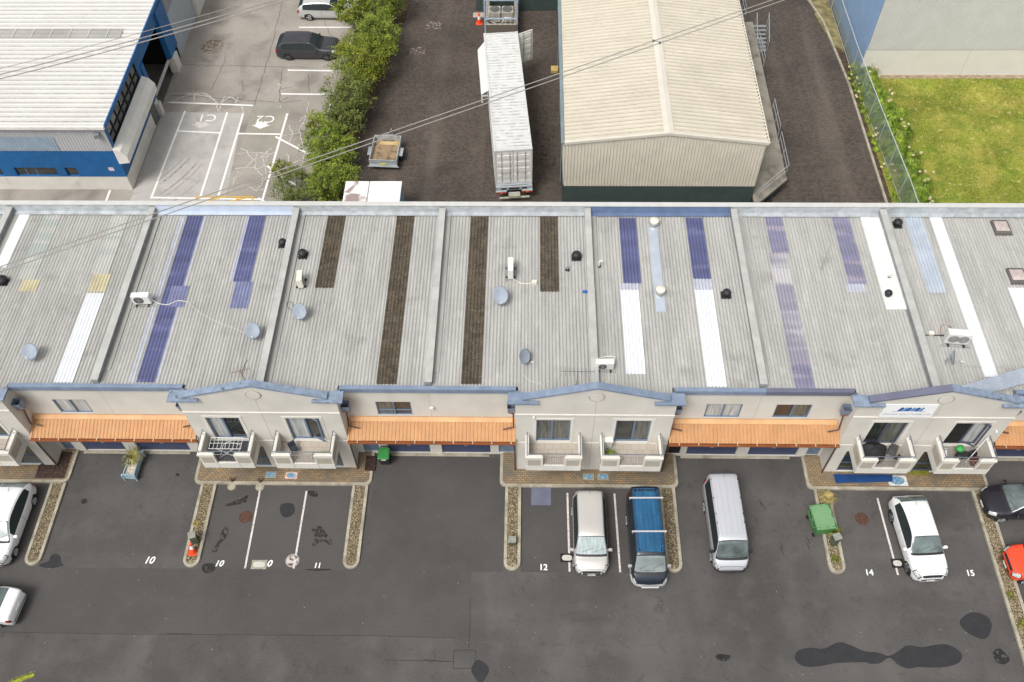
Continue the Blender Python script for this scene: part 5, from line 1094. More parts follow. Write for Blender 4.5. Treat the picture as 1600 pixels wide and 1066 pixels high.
g=MB(); g.tube([(-.5,-.45,.98),(-.64,-.45,.98),(-.64,.45,.98),(-.5,.45,.98)],.02); sub(g,'push_bar',GS2,o)
# planter
o=thing('planter_box','pale blue wooden trough planter with grassy plant in the first driveway','planter',(-21.35,23.1,0),-.04)
PB=mat('pale blue painted timber',(.30,.42,.47),.7,.12,4); g=MB(); q,l=.27,.72
g.box(-q-.04,-q,-l,l,.12,.55); g.box(q,q+.04,-l,l,.12,.55); g.box(-q,q,-l,-l+.04,.12,.55); g.box(-q,q,l-.04,l,.12,.55); g.box(-q-.07,q+.07,-l-.04,-l-.001,.1,.6) ; sub(g,'trough',PB,o)
g=MB(); g.box(-q+.001,q-.001,-l+.041,l-.041,.13,.42); sub(g,'soil',mat('white grit',(.5,.45,.38),.9,.3,8),o)
for x in(-q-.1,q+.04):
    for y in(-l-.1,l-.08): g=MB(); g.obox((x+.03,y+.05,.28),.07,.09,.58); sub(g,'leg',PB,o)
g=MB(); blades(g,Vector((0,.35,.42)),90,.7,.03,up=.7); blades(g,Vector((-.05,.0,.42)),30,.45,.03); g.norecalc=True; sub(g,'grass_plant',leafmat('dry strap leaves',(.12,.13,.03),(.38,.34,.12)),o)
def tussock(px,py,z,n,L,m,lab):
    p=G(px,py,z); o=thing('tussock_grass',lab,'grass tussock',(p.x,p.y,.08)); g=MB(); blades(g,Vector((0,0,0)),n,L,.02,up=.5,droop=.75); g.norecalc=True; sub(g,'blades',m,o)
tussock(1294,776,.3,260,.55,STRAW,'round straw coloured tussock at the head of the kerb island, behind the green skip bin')
tussock(1303,828,.2,130,.45,leafmat('olive blades',(.09,.11,.01),(.3,.28,.05)),'olive green tussock between the green skip bin and the utility box')
tussock(1305,873,.1,80,.28,leafmat('olive blades',(.09,.11,.01),(.3,.28,.05)),'small yellow green tuft near the tip of the skip bin kerb island')
tussock(1578,930,.1,70,.25,leafmat('olive blades',(.09,.11,.01),(.3,.28,.05)),'small weed tuft on the long right kerb island, nearer the orange car')
tussock(1597,975,.1,80,.3,leafmat('olive blades',(.09,.11,.01),(.3,.28,.05)),'small weed tuft on the long right kerb island at the photo edge')
tussock(307,818,.1,50,.28,STRAW,'small straw tuft on the gravel island behind the red cone')
for px,py,lab,h_ in((301,842,'grey green utility box on the kerb island with the red cone',.75),(800,845,'low dark utility box on the island left of bay 12',.45),(1309,845,'dark green utility box on the kerb island beside the skip bin',.8)):
    p=G(px,py,.4); x={301:-17.08,800:-.82,1309:15.5}[px]; o=thing('utility_box',lab,'utility box',(x,p.y,.08),.3 if px!=800 else 0)
    g=MB(); g.add([(-.17,-.15,0),(.17,-.15,0),(.17,.15,0),(-.17,.15,0),(-.17,-.15,h_),(.17,-.15,h_),(.17,.15,h_),(-.17,.15,h_)],[(0,4,5,1),(1,5,6,2),(2,6,7,3),(3,7,4,0)]); sub(g,'cabinet',mat('mossy green grey box',(.085,.095,.06),.8,.2,4),o)
    g=MB(); g.rbox(-.2,.2,-.18,.18,h_+.001,h_+.07,.02); sub(g,'lid',mat('weathered grey lid',(.25,.26,.22),.8,.15,5),o)
p=G(299,858,.2); o=cone((-17.12,18.25,.1),'red traffic cone leaning against the utility box on the kerb island',1.15); o.rotation_euler=(-.2,.1,0)
for px,py,lab in((362,761,'left short wooden bollard stub on a concrete foot at the pavement edge'),(406,762,'right short wooden bollard stub on a concrete foot at the head of a painted line')):
    p=G(px,py,0); o=thing('bollard_stub',lab,'bollard',(p.x,p.y+.05,0)); g=MB(); g.obox((0,.22,.28),.1,.1,.5); sub(g,'post',mat('weathered timber post',(.14,.11,.07),.9,.2,6),o)
    g=MB(); g.lathe((0,0,0),[(.26,0),(.22,.07),(.12,.1),(0,.1)],n=9); sub(g,'concrete_foot',KERB,o)
IRON=mat('rusty cast iron',(.085,.042,.028),.7,.25,9); 
def manhole(px,py,lab,m,r=.3,rim=None,z=.006):
    p=G(px,py,0); o=thing('manhole_cover',lab,'manhole cover',(p.x,p.y,z)); g=MB(); g.lathe((0,0,0),[(r,.012),(r*1.15,.01),(r*1.17,0)],n=28); sub(g,'rim',rim or IRON,o)
    g=MB(); g.lathe((0,0,0),[(0,.012),(r*.2,.016),(r*.22,.01),(r*.55,.01),(r*.6,.016),(r*.97,.012)],n=28); sub(g,'lid',m,o)
manhole(384,808,'round rusty manhole cover between the first two painted lines',IRON); manhole(1347,811,'round rusty manhole cover left of the white suv',IRON)
manhole(457,876,'round manhole cover with worn white paint at the foot of a painted line',mixin(mat('paint worn iron',(.55,.5,.48),.8),(.12,.08,.06),4,.48,.56),rim=mat('pale ring',(.4,.37,.34)))
for px,py,w_,lab in((405,882.5,.78,'pale rectangular access cover with rounded lid over the second painted 10'),(886,872,.68,'grey oval lidded access cover beside the silver people carrier'),(1402,880.5,.6,'dark framed access cover under the front wheel of the white suv')):
    p=G(px,py,0); o=thing('access_cover',lab,'access cover',(p.x,p.y,.009)); dk_=px!=405
    g=MB(); g.box(-w_/2,w_/2,-.24,.24,0,.012); sub(g,'frame',mat('dark cast frame',(.02,.018,.017),.8,.4,14) if dk_ else mat('concrete frame',(.3,.28,.22),.9,.2,8),o)
    g=MB(); n=8; r=.15; P=[(sx*(w_/2-.08-r)+r*math.cos(a)*1,r*math.sin(a)) for sx,a0 in((1,-90),(-1,90)) for a in [math.radians(a0+180*k/n) for k in range(n+1)]]; g.poly(P,.02); sub(g,'lid',mat('pale lid',(.5,.49,.44) if not dk_ else (.3,.29,.28),.7,.06,3),o)
WB=mat('sky blue painted lid',(0.11,0.25,0.38),.7,.15,9); mixin(WB,(.3,.4,.45),7,.5,.6)
for px,py,lab,pink in((423,742,'small blue water meter lid, left one outside the second gable',0),(455,743,'small blue water meter lid ringed with pink paint outside the second gable',1),(919,745,'small blue water meter lid, left one outside the middle gable',0),(942,745,'small blue water meter lid, right one outside the middle gable',0),(1402,751,'blue painted water meter lid ringed with white at the end of the blue mat',2)):
    p=G(px,py,.122); o=thing('water_meter_lid',lab,'meter lid',(p.x,p.y,.123)); s_=.26 if pink!=2 else .4
    g=MB(); g.poly([(s_*.95*math.cos(a*.3927+.2),s_*.62*math.sin(a*.3927+.2)) for a in range(16)],.012); sub(g,'lid',WB,o)
    g=MB(); e=1.25 if pink else 1.12; g.poly([(-s_*e,-s_*.75),(s_*e*1.05,-s_*.8),(s_*e,s_*.72),(-s_*e*.95,s_*.75)],.005); sub(g,'surround',mat('pink paint',(.6,.42,.36),.8,.2,6) if pink==1 else mat('white paint ring',(.6,.6,.56),.8,.15,6) if pink==2 else mat('lid surround',(.32,.27,.19),.9),o)
g=MB(); P=[G(1302,741,.13),G(1395,742,.13),G(1394,753,.13),G(1350,754,.13),G(1306,755,.13)]; g.poly([(p.x,p.y) for p in P],.14,.015); tag(g.build('blue_mat',mat('royal blue mat',(.012,.05,.17),.9,.15,1.5)),'royal blue mat on the pavement in front of the right gabled unit','mat')
g=MB(); P=[G(1424,727,.13),G(1450,727,.13),G(1452,743,.13),G(1421,742,.13)]; g.poly([(p.x,p.y) for p in P],.135,.01); tag(g.build('green_mat',mat('moss green mat',(.16,.16,.02),.9,.2,3)),'moss green mat between the two balconies of the right gabled unit','mat')
g=MB(); g.box(-8.85,-8.3,22.95,23.85,.124,.14); o=g.build('door_mat',mixin(mat('dark rubber door mat',(.035,.022,.018),.9,.2,3),(.25,.1,.06),14,.62,.66)); tag(o,'dark perforated door mat on the pavement beside the green lidded bin','door mat')
g=MB(); g.poly([(-26.6,22.35),(-25.0,22.35),(-25.0,23.95),(-26.0,23.95),(-26.6,23.1)],.13,.008); tag(g.build('bark_bed',mat('dark bark litter',(.055,.035,.028),.95,.5,8)),'dark bark covered patch on the far left pavement','bark patch')
# ---- on the balconies
def bp(i,j,u,v): a,b=[(q[2],q[3]) for q in balconies if q[0]==i and q[1]==j][0]; return Vector((a+.15+(b-a-.3)*u,22.0+1.1*v,2.94))
p=bp(1,0,.5,.45); o=thing('clothes_airer','white wire clothes airer on the dark decked balcony of the second gable','clothes airer',p)
g=MB()
for k in range(9): x=-.8+k*.2; g.tube([(x,-.3,.85),(x,.35,.85)],.012,5)
for y in(-.3,.35): g.tube([(-.82,y,.85),(.82,y,.85)],.016,5)
g.tube([(-.82,.02,.85),(.82,.02,.85)],.012,5)
sub(g,'hanging_rack',WHITE,o); g=MB(); 
for y in(-.35,.4): g.tube([(-.45,y,0),(.45,y*.8,.85)],.014,5); g.tube([(.45,y,0),(-.45,y*.8,.85)],.014,5)
g.tube([(-.45,-.35,0),(-.45,.4,0)],.014,5); g.tube([(.45,-.35,0),(.45,.4,0)],.014,5); sub(g,'folding_legs',WHITE,o)
def chair(p,rz,m,lab,fm=STEEL):
    o=thing('balcony_chair',lab,'chair',p,rz); o.scale=(.72,.72,.66); g=MB(); g.rbox(-.27,.27,-.27,.27,.4,.5,.05); sub(g,'seat',m,o); g=MB(); g.obox((0,.3,.68),.52,.09,.45,M=Matrix.Rotation(-.25,3,'X')); sub(g,'backrest',m,o)
    for x in(-.24,.24):
        for y in(-.24,.24): g=MB(); g.cyl((x,y,.4),(x*1.1,y*1.15,0),.016,n=6); sub(g,'leg',fm,o)
        g=MB(); g.tube([(x*1.15,-.24,.4),(x*1.15,-.22,.64),(x*1.15,.28,.66)],.016); sub(g,'armrest',fm,o)
chair(bp(1,1,.27,.5),.6,mat('charcoal cushion',(.035,.038,.05),.8),'charcoal padded chair on the tiled balcony of the second gable')
chair(bp(3,0,.72,.6),-.5,mat('dark grey chair',(.07,.07,.068),.7,.2,5),'dark grey chair right of the black cover on the right gable balcony',BLKP)
chair(bp(3,0,.85,.2),2.2,mat('black mesh seat',(.03,.03,.03),.7),'black mesh chair at the front corner of the right gable balcony',BLKP)
chair(bp(3,1,.1,.55),1.3,WHITE,'white plastic chair in the left corner of the cluttered right balcony',WHITE)
p=bp(3,0,.27,.5); o=thing('covered_barbecue','barbecue under a large black cover on the right gable balcony','barbecue',p); g=MB()
n=16; rings=[(.62,0),(.66,.3),(.6,.7),(.42,.88),(.2,.97),(0,1.0)]; g.lathe((0,0,0),[(a*1.0,b) for a,b in rings],n=n); 
for k in range(len(g.v)): x,y,z=g.v[k]; a=math.atan2(y,x); f=1+.07*math.sin(5*a)+.04*math.sin(9*a+z*4); g.v[k]=(x*f*1.05,y*f*.78,z*(1+.05*math.sin(3*a)))
sub(g,'cover',mat('black fabric cover',(.018,.018,.019),.75,.3,4),o,smooth=True); g=MB(); g.lathe((0,0,0),[(.07,.98),(.06,1.06),(0,1.07)],n=10); sub(g,'cover_peak',BLKP,o)
p=bp(3,0,.62,.95)
g=MB(); q=bp(3,1,.42,.6); g.lathe(q,[(0,0),(.17,.02),(.2,.1),(.18,.18),(.08,.24),(0,.25)],n=12); 
for k in range(len(g.v)): x,y,z=g.v[k]; g.v[k]=(x+.03*math.sin(9*y+z*7),y+.02*math.sin(11*x),z+.55)
tag(g.build('green_bag',mat('bright green bag',(.05,.32,.08),.6,.2,6),smooth=True),'bright green bag on top of the clutter on the far right balcony','bag')
o=thing('motor_scooter','dark folded scooter with chrome parts lying among the clutter of the far right balcony','scooter',bp(3,1,.58,.45),.2)
g=MB(); g.rbox(-.55,.1,-.17,.17,.3,.5,.08); g.obox((.3,0,.35),.5,.2,.3,.2); sub(g,'body',BLKP,o)
for x in(-.4,.5): g=MB(); g.lathe((x,0,.16),[(0,-.05),(.16,-.05),(.16,.05),(0,.05)],n=14,M=Matrix.Rotation(math.pi/2,3,'X')); sub(g,'wheel',BLACK,o)
g=MB(); g.tube([(.5,0,.2),(.35,0,.85)],.025); g.tube([(.3,-.3,.85),(.3,.3,.85)],.018); sub(g,'handlebar',STEEL,o)
g=MB(); a=bp(3,1,.45,-.05); b=bp(3,1,1.0,1.0); g.tube([a+Vector((0,-.05,.6)),b+Vector((.0,0,1.1))],.018,6); tag(g.build('pole',WHITE),'long white pole leaning across the far right balcony','pole')
g=MB(); a=bp(3,1,.78,.25); g.rbox(a.x-.25,a.x+.25,a.y-.25,a.y+.2,2.94,3.2,.05); tag(g.build('brown_crate',mat('dark red brown crate',(.1,.03,.02),.8,.3,6)),'dark red brown crate in the right corner of the far right balcony','crate')
def potplant(p,lab,m,r=.14,L=.35,n=60):
    o=thing('pot_plant',lab,'pot plant',p); g=MB(); g.lathe((0,0,0),[(0,0),(r*.75,0),(r,.24),(r*.85,.24),(r*.8,.2),(0,.2)],n=12); sub(g,'pot',BLKP,o); g=MB(); blades(g,Vector((0,0,.2)),n,L,.04); g.norecalc=True; sub(g,'leaves',m,o)
potplant(bp(1,1,.13,.12),'small green pot plant in the front left corner of the tiled second gable balcony',BLADE,.1,.25,40)
potplant(bp(1,1,.72,.1),'yellow green pot plant beside the railing gap of the second gable balcony',BLADE,.1,.28,40)
potplant(bp(1,1,.88,.1),'pot plant in the front right corner of the second gable balcony',BLADE,.12,.33,60)
potplant(bp(2,1,.1,.25),'dark green pot plant in the left corner of the middle gable balcony',LEAF1,.16,.45,110)
g=MB(); p=bp(2,1,.1,.92); g.rbox(p.x-.26,p.x+.24,p.y-.16,p.y+.14,3.5,3.62,.03); g.box(p.x-.22,p.x+.2,p.y-.12,p.y+.1,2.94,3.499); tag(g.build('white_cabinet',WHITE),'small white cabinet behind the pot plant on the middle gable balcony','cabinet')
# ============================================================ POWER LINES
def powerline(pts,z,r,lab,sag=1.0,grp='overhead cables'):
    a=G(*pts[0],z); b=G(*pts[-1],z); 
    a2,b2=a+(a-b)*.35,b+(b-a)*.35; P=[a2.lerp(b2,k/40) for k in range(41)]
    g=MB(); g.tube([p-Vector((0,0,sag*(1-(2*(k/40)-1)**2))) + Vector((0,0,sag*.6)) for k,p in enumerate(P)],r,6); return tag(g.build('power_cable',WIRE),lab,'cable',grp)
powerline([(0,107),(399,0)],11,.018,'thin overhead cable, upper of the three crossing the blue warehouse',.3)
powerline([(0,116),(399,9)],11,.03,'overhead cable, middle of the three crossing the blue warehouse',.3)
powerline([(0,123),(399,15)],11,.03,'overhead cable, lowest of the three crossing the blue warehouse',.3)
powerline([(0,417),(1201,2)],11,.028,'overhead cable, upper of the pair crossing the hedge and cream warehouse',.0)
powerline([(0,425),(1220,2)],11,.028,'overhead cable, lower of the pair crossing the hedge and cream warehouse',.0)
for px,py,lab in((1021,64,'small dark spacer clamp on the upper cable above the cream warehouse ridge'),(1031,67,'small dark spacer clamp on the lower cable above the cream warehouse ridge')):
    p=G(px,py,11); g=MB(); g.lathe(p,[(0,-.09),(.07,-.05),(.09,0),(.07,.05),(0,.09)],n=12); g.cyl(p,p+Vector((.28 if px<1025 else -.1,-.05,0)),.02); tag(g.build('cable_clamp',mat('dark clamp',(.12,.12,.12))),lab,'clamp')
# ============================================================ VEHICLES
# stations: t (0 nose .. 1 tail), top height, belt height, half width factor
TY={
 'suv':dict(st=[(0,.44,.44,.56),(.014,.55,.51,.74),(.05,.60,.56,.89),(.14,.64,.585,.985),(.27,.675,.615,1.0),(.37,.86,.62,1),(.44,.965,.625,1),(.56,1.0,.63,1),(.72,.985,.64,1),(.84,.93,.66,.985),(.91,.83,.67,.96),(.965,.66,.655,.92),(.992,.56,.55,.84),(1,.45,.45,.72)],ws=(.275,.425),rw=(.855,.955),sw=(.33,.86),tum=.62,wh=(.175,.79),r=.35),
 'hatch':dict(st=[(0,.42,.42,.56),(.018,.52,.49,.74),(.055,.57,.54,.89),(.13,.61,.57,.985),(.24,.655,.60,1),(.37,.87,.61,1),(.46,.98,.615,1),(.58,1,.62,1),(.74,.975,.64,1),(.86,.90,.66,.975),(.93,.80,.665,.94),(.97,.67,.65,.90),(.993,.52,.51,.82),(1,.42,.42,.7)],ws=(.25,.44),rw=(.87,.965),sw=(.32,.87),tum=.68,wh=(.18,.82),r=.31),
 'sedan':dict(st=[(0,.42,.42,.66),(.015,.53,.5,.82),(.05,.58,.55,.93),(.15,.63,.59,.985),(.28,.67,.62,1),(.39,.88,.63,1),(.47,.985,.635,1),(.6,1,.64,1),(.7,.95,.65,1),(.8,.81,.67,.985),(.87,.72,.68,.97),(.95,.70,.665,.93),(.985,.64,.62,.88),(1,.42,.42,.74)],ws=(.29,.45),rw=(.71,.865),sw=(.35,.78),tum=.7,wh=(.18,.81),r=.32),
 'wagon':dict(st=[(0,.42,.42,.66),(.015,.53,.5,.82),(.05,.58,.55,.93),(.15,.63,.59,.985),(.27,.67,.62,1),(.36,.86,.63,1),(.43,.97,.635,1),(.56,1,.64,1),(.75,.985,.65,1),(.87,.93,.66,.98),(.94,.80,.665,.95),(.975,.67,.65,.92),(.993,.56,.54,.85),(1,.42,.42,.72)],ws=(.28,.42),rw=(.88,.968),sw=(.33,.89),tum=.62,wh=(.18,.80),r=.33),
 'mpv':dict(st=[(0,.36,.36,.56),(.018,.44,.42,.74),(.055,.50,.47,.89),(.12,.555,.51,.985),(.2,.60,.54,1),(.3,.80,.56,1),(.38,.955,.57,1),(.5,1,.575,1),(.75,1,.58,1),(.9,.985,.59,.985),(.955,.93,.6,.96),(.985,.66,.6,.93),(.996,.45,.44,.88),(1,.36,.36,.8)],ws=(.21,.37),rw=(.955,.985),sw=(.27,.92),tum=.42,wh=(.17,.83),r=.30),
 'van':dict(st=[(0,.28,.28,.64),(.014,.36,.34,.80),(.04,.44,.42,.92),(.075,.50,.485,.985),(.10,.535,.51,1),(.145,.74,.53,1),(.2,.94,.535,1),(.26,.985,.54,1),(.5,1,.54,1),(.85,1,.54,1),(.95,.985,.54,.99),(.98,.93,.54,.965),(.994,.6,.53,.95),(1,.3,.3,.9)],ws=(.103,.205),rw=(.972,.99),sw=(.14,.93),tum=.20,wh=(.17,.74),r=.33),
}
def interp(st,t):
    k=0
    while k<len(st)-2 and t>st[k+1][0]: k+=1
    a,b=st[k],st[k+1]; u=(t-a[0])/(b[0]-a[0]) if b[0]>a[0] else 0
    p=st[max(k-1,0)]; q=st[min(k+2,len(st)-1)]
    out=[]
    for c in(1,2,3):
        h=b[0]-a[0]; m0=(b[c]-p[c])/(b[0]-p[0]) if k>0 else (b[c]-a[c])/h; m1=(q[c]-a[c])/(q[0]-a[0]) if k<len(st)-2 else (b[c]-a[c])/h
        d=(b[c]-a[c])/h
        if d==0: m0=m1=0
        else:
            for_ = abs(3*d)
            m0=max(-for_,min(for_,m0)); m1=max(-for_,min(for_,m1))
            if m0*d<0: m0=0
            if m1*d<0: m1=0
        out.append((2*u**3-3*u*u+1)*a[c]+(u**3-2*u*u+u)*h*m0+(-2*u**3+3*u*u)*b[c]+(u**3-u*u)*h*m1)
    return out
def car(ty,name,lab,cat,x,y,rz,L,W,Hh,paint,glass=None,sun=False,rails=False,front=True,wheelm=None,roofm=None,trim=None,tails=True,ribs=0,plate=True,grp=None,darkpil=True,grille=None):
    T=TY[ty]; root=thing(name,lab,cat,(x,y,0),rz,grp); st=T['st']; gl=glass or mat('car glass',(.02,.027,.028),.06,.5,1.2,spec=.9); zb0=.2
    def sec(t):
        zt,zb,wf=interp(st,t); zt*=Hh; zb*=Hh; hw=W/2*wf; gh=max(zt-zb,0); wt=hw-T['tum']*gh*.62-.05
        cr=.028*W*(1 if gh>.2 else .8)
        zl=zb0+(.12 if t<.03 or t>.985 else 0)
        wt=max(wt,.1)
        P=[(0,zt+cr),(wt*.45,zt+cr*.86),(wt*.8,zt+cr*.5),(wt*.94,zt+cr*.1),(wt+.012,zt-.035 if gh>.06 else zt-.02),
           (wt+(hw-.03-wt)*.5,zt-.035-(zt-.035-zb-.005)*.5 if gh>.06 else zb-.005+.0),(hw-.03,zb if gh>.06 else zb-.02),(hw-.006,zb-.07),(hw,zb-.17*Hh/1.5),(hw-.012,.5),(hw-.02,.36),(hw-.05,zl+.04),(hw-.12,zl)]
        return P
    def pt(t,v):  # v in 0..12, sign by side
        s_=-1 if v<0 else 1; v=abs(v); P=sec(t); k=min(int(v),11); u=v-k; a,b=P[k],P[k+1]
        return Vector((s_*(a[0]+(b[0]-a[0])*u),-L/2+t*L,a[1]+(b[1]-a[1])*u))
    def off(t,v,d):
        e=1e-3; p=pt(t,v); du=pt(min(t+e,1),v)-pt(max(t-e,0),v); sv=.05; dv=pt(t,v+sv)-pt(t,v-sv) if abs(v)>.06 else Vector((1,0,0))
        n=dv.cross(du); 
        if n.length<1e-9: return p
        n.normalize()
        c=Vector((0,p.y,Hh*.4)); 
        if n.dot(p-c)<0: n=-n
        return p+n*d
    ts=sorted({round(s[0],4) for s in st}|{k/46 for k in range(47)}|{.004,.996}); g=MB(); vs=[-k for k in range(12,0,-1)]+list(range(13)); n=len(vs)
    V=[pt(t,v) for t in ts for v in vs]; Fc=[(i*n+j,i*n+j+1,(i+1)*n+j+1,(i+1)*n+j) for i in range(len(ts)-1) for j in range(n-1)]
    Fc+=[((len(ts)-1)*n+j,(len(ts)-1)*n+j+1,(len(ts)-1)*n+n-2-j,(len(ts)-1)*n+n-1-j) for j in range(n//2-1)]+[(j,n-1-j,n-2-j,j+1) for j in range(n//2-1)]
    Fc+=[(i*n,(i+1)*n,(i+1)*n+n-1,i*n+n-1) for i in range(len(ts)-1)]
    g.add(V,Fc); body=sub(g,'body',paint,root,smooth=True)
    def patch(nm,t0,t1,v0,v1,m,d=.007,nt=14,nv=6,par=None,bow=0):
        g=MB(); vv=[v0+(v1-v0)*k/nv for k in range(nv+1)]; tt=[t0+(t1-t0)*k/nt for k in range(nt+1)]
        g.add([off(t-bow*(1-(v/v1)**2)*(1-(t-t0)/(t1-t0)),v,d) for t in tt for v in vv],[(i*(nv+1)+j,i*(nv+1)+j+1,(i+1)*(nv+1)+j+1,(i+1)*(nv+1)+j) for i in range(nt) for j in range(nv)])
        return sub(g,nm,m,par or body,smooth=True)
    if roofm: patch('roof_panel',T['ws'][1]+.03,T['rw'][0]-.02,-3.6,3.6,roofm,.004)
    if T['ws']: patch('screen_gasket',T['ws'][0]-.004,T['ws'][1]+.002,-3.6,3.6,BLKP,.005,12,16,bow=.014); patch('windscreen',T['ws'][0]+.004,T['ws'][1]-.006,-3.3,3.3,gl,.009,12,16,bow=.014); 
    patch('rear_window',T['rw'][0]+.004,T['rw'][1],-3.2,3.2,gl if glass is None or ty!='van' else mat('car glass',(.02,.027,.028)),.008,8,16)
    patch('scuttle',T['ws'][0]-.02,T['ws'][0]+.008,-3.6,3.6,BLKP,.0065,3,12,bow=.016)
    s0,s1=T['sw']; sm=s0+(s1-s0)*.44; sgl=mat('car glass',(.02,.027,.028))
    for sd in(-1,1):
        patch('side_window',s0+.012,sm-.002,sd*4.15,sd*5.9,sgl,.009); patch('side_window',sm+.004,sm+(s1-sm)*.62,sd*4.15,sd*5.9,sgl,.009); patch('side_window',sm+(s1-sm)*.635,s1-.01,sd*4.25,sd*5.85,sgl,.009)
        patch('window_surround',s0+.004,s1-.002,sd*4.08,sd*5.97,BLKP,.0055,24,6)
        if trim: patch('sill_trim',.05,.95,sd*10.2,sd*11.6,trim,.006)
        patch('door_gap',sm-.0015,sm+.0015,sd*6.1,sd*10.8,BLKP,.003,1,8); patch('door_gap',T['ws'][0]+.075,T['ws'][0]+.078,sd*6.3,sd*10.6,BLKP,.003,1,8)
        patch('headlight_rim',.008,.092 if ty!='van' else .056,sd*(2.9 if ty!='van' else 4.0),sd*7.9,BLKP,.004); patch('headlight',.014,.082 if ty!='van' else .05,sd*(3.2 if ty!='van' else 4.3),sd*7.5,mat('clear headlight',(.5,.52,.50),.1,.3,14,spec=.9),.007)
        patch('roof_seam',T['ws'][1]-.01,T['rw'][0],sd*3.22,sd*3.3,BLKP,.004,16,1)
        if tails: patch('tail_light',.955,.993,sd*(6.0 if ty not in('van','mpv') else 5.2),sd*8.3,mat('red tail lens',(.3,.012,.015),.25,.2,8),.007)
        g=MB(); p=pt(T['ws'][0]+.055,sd*6.0); g.rbox(-.1,.1,-.07,.07,-.06,.07,.03); 
        g.v=[(p.x+sd*.13+a,p.y+b,p.z+.05+c) for a,b,c in g.v]; g.cyl(p,(p.x+sd*.08,p.y,p.z+.03),.025,n=6); sub(g,'mirror',trim if trim and ty=='van' else paint,root)
        for k in(0,1):
            tw=T['wh'][k]; r=T['r']; yy=-L/2+tw*L; xo=pt(tw,10).x; 
            g=MB(); g.lathe((sd*(xo+.004),yy,r*1.02),[(0,0),(r*1.16,0),(r*1.2,-.02)],n=26,M=Matrix.Rotation(sd*math.pi/2,3,'Y')); 
            g.v=[(a,b,max(c,.16)) for a,b,c in g.v]; sub(g,'wheel_arch',BLKP,root)
            g=MB(); g.lathe((sd*(xo-.09),yy,r),[(0,-.1),(r*.9,-.1),(r,-.07),(r,.07),(r*.93,.108),(r*.66,.108)],n=26,M=Matrix.Rotation(sd*math.pi/2,3,'Y')); w_=sub(g,'wheel',BLACK,root,smooth=False)
            g=MB(); R=Matrix.Rotation(sd*math.pi/2,3,'Y'); g.lathe((sd*(xo-.09),yy,r),[(r*.66,.112),(r*.6,.085),(r*.2,.09)],n=20,M=R); wm=wheelm or mat('alloy wheel',(.45,.46,.47),.3,.1,9,metal=.6)
            for q in range(5): a=q*2*math.pi/5; c=Vector((sd*(xo+.022),yy,r)); g.cyl(c,c+Vector((0,math.cos(a)*r*.62,math.sin(a)*r*.62)),.035,.05,n=6)
            sub(g,'rim',wm,w_)
    patch('front_grille',.004,.02,-2.3,2.3,BLKP,.006,3,10)
    if ty!='van':
        patch('bonnet_gap',.032,.035,-3.8,3.8,BLKP,.003,1,12)
        for sd in(-1,1): patch('bonnet_gap',.034,T['ws'][0]-.02,sd*4.0,sd*4.06,BLKP,.003,12,1)
    g=MB(); zz=.42*Hh if ty!='van' else .24*Hh; g.box(-W*.26,W*.26,-L/2-.012,-L/2+.03,zz-.16,zz-.06); sub(g,'grille',grille or BLKP,root)
    g=MB(); g.box(-.2,.2,-L/2-.03,-L/2-.013,zz-.22,zz-.11); sub(g,'number_plate',WHITE,root); g=MB(); g.box(-.2,.2,L/2-.01,L/2+.015,.62,.73); sub(g,'number_plate',WHITE,root)
    g=MB(); g.box(-.05,.05,-L/2+.02,-L/2+.05,.5*Hh-.05,.5*Hh) ; 
    if sun: patch('sunroof',T['ws'][1]+.03,T['ws'][1]+.2,-2.6,2.6,mat('sunroof glass',(.05,.048,.055),.1),.008)
    if rails:
        g=MB()
        for sd in(-1,1): g.tube([off(T['ws'][1]+.04+(T['rw'][0]-T['ws'][1]-.06)*k/8,sd*3.5,.035) for k in range(9)],.02,6)
        sub(g,'roof_rail',BLKP,root)
    for k in range(ribs):
        v=-3.3+6.6*(k+.5)/ribs; g=MB(); g.tube([off(T['ws'][1]+.05+(T['rw'][0]-T['ws'][1]-.08)*q/20,v,.004) for q in range(21)],.016,6); sub(g,'roof_rib',roofm or paint,root,smooth=True)
    g=MB(); g.tube([off(T['rw'][0]-.06,.02,.0),off(T['rw'][0]-.02,.02,.12)],.008,5); sub(g,'aerial',BLKP,root)
    g=MB()
    for v in(-1.6,.4): g.tube([off(T['ws'][0]+.012,v,.014),off(T['ws'][0]+.05,v+1.9,.014)],.008,4)
    sub(g,'wiper',BLKP,root)
    return root,off,pt
def paint(n,c,metal=.0,r=.3,coat=.6): 
    return mat(n,c,r,.02,1,metal=metal,coat=coat,spec=.5)
PW=paint('white car paint',(.78,.79,.8)); PW2=paint('pearl white paint',(.74,.75,.76)); PS=paint('champagne silver paint',(.56,.54,.51),.35); PSV=paint('silver van paint',(.55,.56,.6),.3)
PN=paint('navy van paint',(.008,.014,.027),.0,.35,.35); PNB=mat('weathered blue roof',(.017,.09,.19),.45,.2,1.5,stretch=(2,.5,1),coat=.2); mixin(PNB,(.03,.14,.26),3,.55,.75,amount=.7)
PG=paint('dark grey paint',(.045,.048,.056),.3); PK=paint('black violet paint',(.025,.022,.032),.3); PO=paint('orange red paint',(.8,.065,.02)); PSI=paint('silver wagon paint',(.6,.61,.6),.4)
PALEG=mat('windscreen with sunshade',(.34,.40,.40),.12,.2,3,stretch=(5,.6,1),spec=.8); TINT=mat('grey green windscreen',(.11,.14,.14),.07,.35,1.6,spec=.9); TINT2=mat('pale reflecting windscreen',(.24,.28,.28),.08,.25,1.4,spec=.9)
car('mpv','people_carrier','champagne silver people carrier with pale sunshade behind its windscreen, next to bay 12','car',3.12,19.22,math.radians(.3),4.25,1.72,1.66,PS,PALEG)
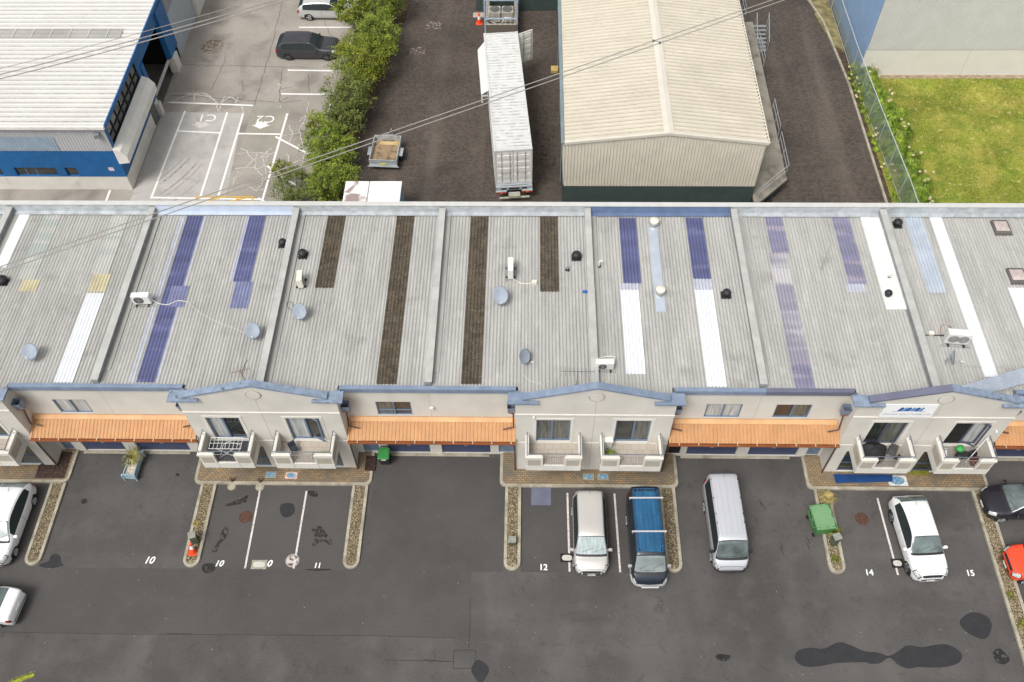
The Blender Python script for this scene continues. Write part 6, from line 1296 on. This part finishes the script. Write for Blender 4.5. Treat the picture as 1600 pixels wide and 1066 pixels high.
r_,off,pt=car('van','roof_bar_van','dark navy van with bright blue roof, two silver roof bars and a front bull bar','van',5.93,18.98,math.radians(.8),4.75,1.72,1.98,PN,TINT2,roofm=PNB,ribs=9,trim=mat('silver lower trim',(.35,.35,.34),.4))
for t in(.185+.0,.0):pass
BAR=mat('pale alloy bar',(.5,.48,.49),.35,.05,3)
for t in(.83,.45):
    g=MB(); a=off(t,-3.9,.15); b=off(t,3.9,.15); g.obox((a+b)/2,(b-a).length+.12,.07,.04); g.cyl(a,a-Vector((0,0,.16)),.03); g.cyl(b,b-Vector((0,0,.16)),.03); sub(g,'roof_bar',BAR,r_)
g=MB(); g.tube([(-.86,-1.85,.52),(-.82,-2.15,.52),(-.66,-2.36,.52),(0,-2.44,.52),(.66,-2.36,.52),(.82,-2.15,.52),(.86,-1.85,.52)],.07,10); sub(g,'bumper',mat('worn silver bumper',(.33,.33,.32),.45,.2,4),r_)
g=MB(); g.tube([(-.42,-2.46,.62),(-.4,-2.55,.66),(.4,-2.55,.66),(.42,-2.46,.62)],.04,8); g.tube([(-.4,-2.5,.5),(.4,-2.5,.5)],.03,8); sub(g,'bull_bar',BAR,r_)
pv,off,pt=car('van','passenger_van','tall silver passenger van with ribbed roof parked alone facing the camera','van',10.0,19.78,math.radians(1.2),4.75,1.72,1.97,PSV,TINT,ribs=7,trim=BLKP)
for t in(.4,.5,.68,.9):
    for v in(-3.2,3.2): g=MB(); p=off(t,v,.01); g.obox(p,.04,.1,.02); sub(g,'roof_clip',BLKP,pv)
g=MB(); g.tube([(-.8,-2.1,.42),(-.6,-2.34,.42),(0,-2.4,.42),(.6,-2.34,.42),(.8,-2.1,.42)],.09,10); sub(g,'bumper',BLKP,pv)
car('suv','white_suv','white suv with black wheels parked between the bays numbered 14 and 15','car',19.62,19.2,math.radians(3.5),4.4,1.82,1.6,PW,TINT,wheelm=mat('dark alloy',(.08,.08,.085),.4),trim=BLKP)
car('hatch','white_hatchback','white hatchback parked at the far left beside the first gravel island','car',-26.95,19.5,math.radians(-1),4.45,1.76,1.5,PW,TINT2)
car('sedan','white_sedan','white sedan seen from its red tail lights at the left edge of the driving lane','car',-27.1,15.3,math.radians(-90-5),4.6,1.78,1.42,PW,TINT)
car('hatch','black_car','glossy black violet car facing left at the right edge, nosing over the gravel island','car',25.6,21.25,math.radians(-90+2),4.3,1.76,1.5,PK,TINT)
car('hatch','orange_car','bright orange red car at the right edge in front of the black one','car',25.75,18.0,math.radians(-90+3),4.2,1.76,1.5,PO,TINT)
car('wagon','dark_wagon','dark grey wagon with glass sunroof parked in the concrete yard nose into the hedge','car',-17.1,58.95,math.radians(90-1),4.75,1.86,1.5,PG,sun=True,rails=True,wheelm=mat('dark alloy',(.08,.08,.085)))
car('wagon','silver_wagon','silver wagon parked furthest back in the concrete yard under the hedge','car',-16.25,63.95,math.radians(90-1),4.7,1.8,1.45,PSI)
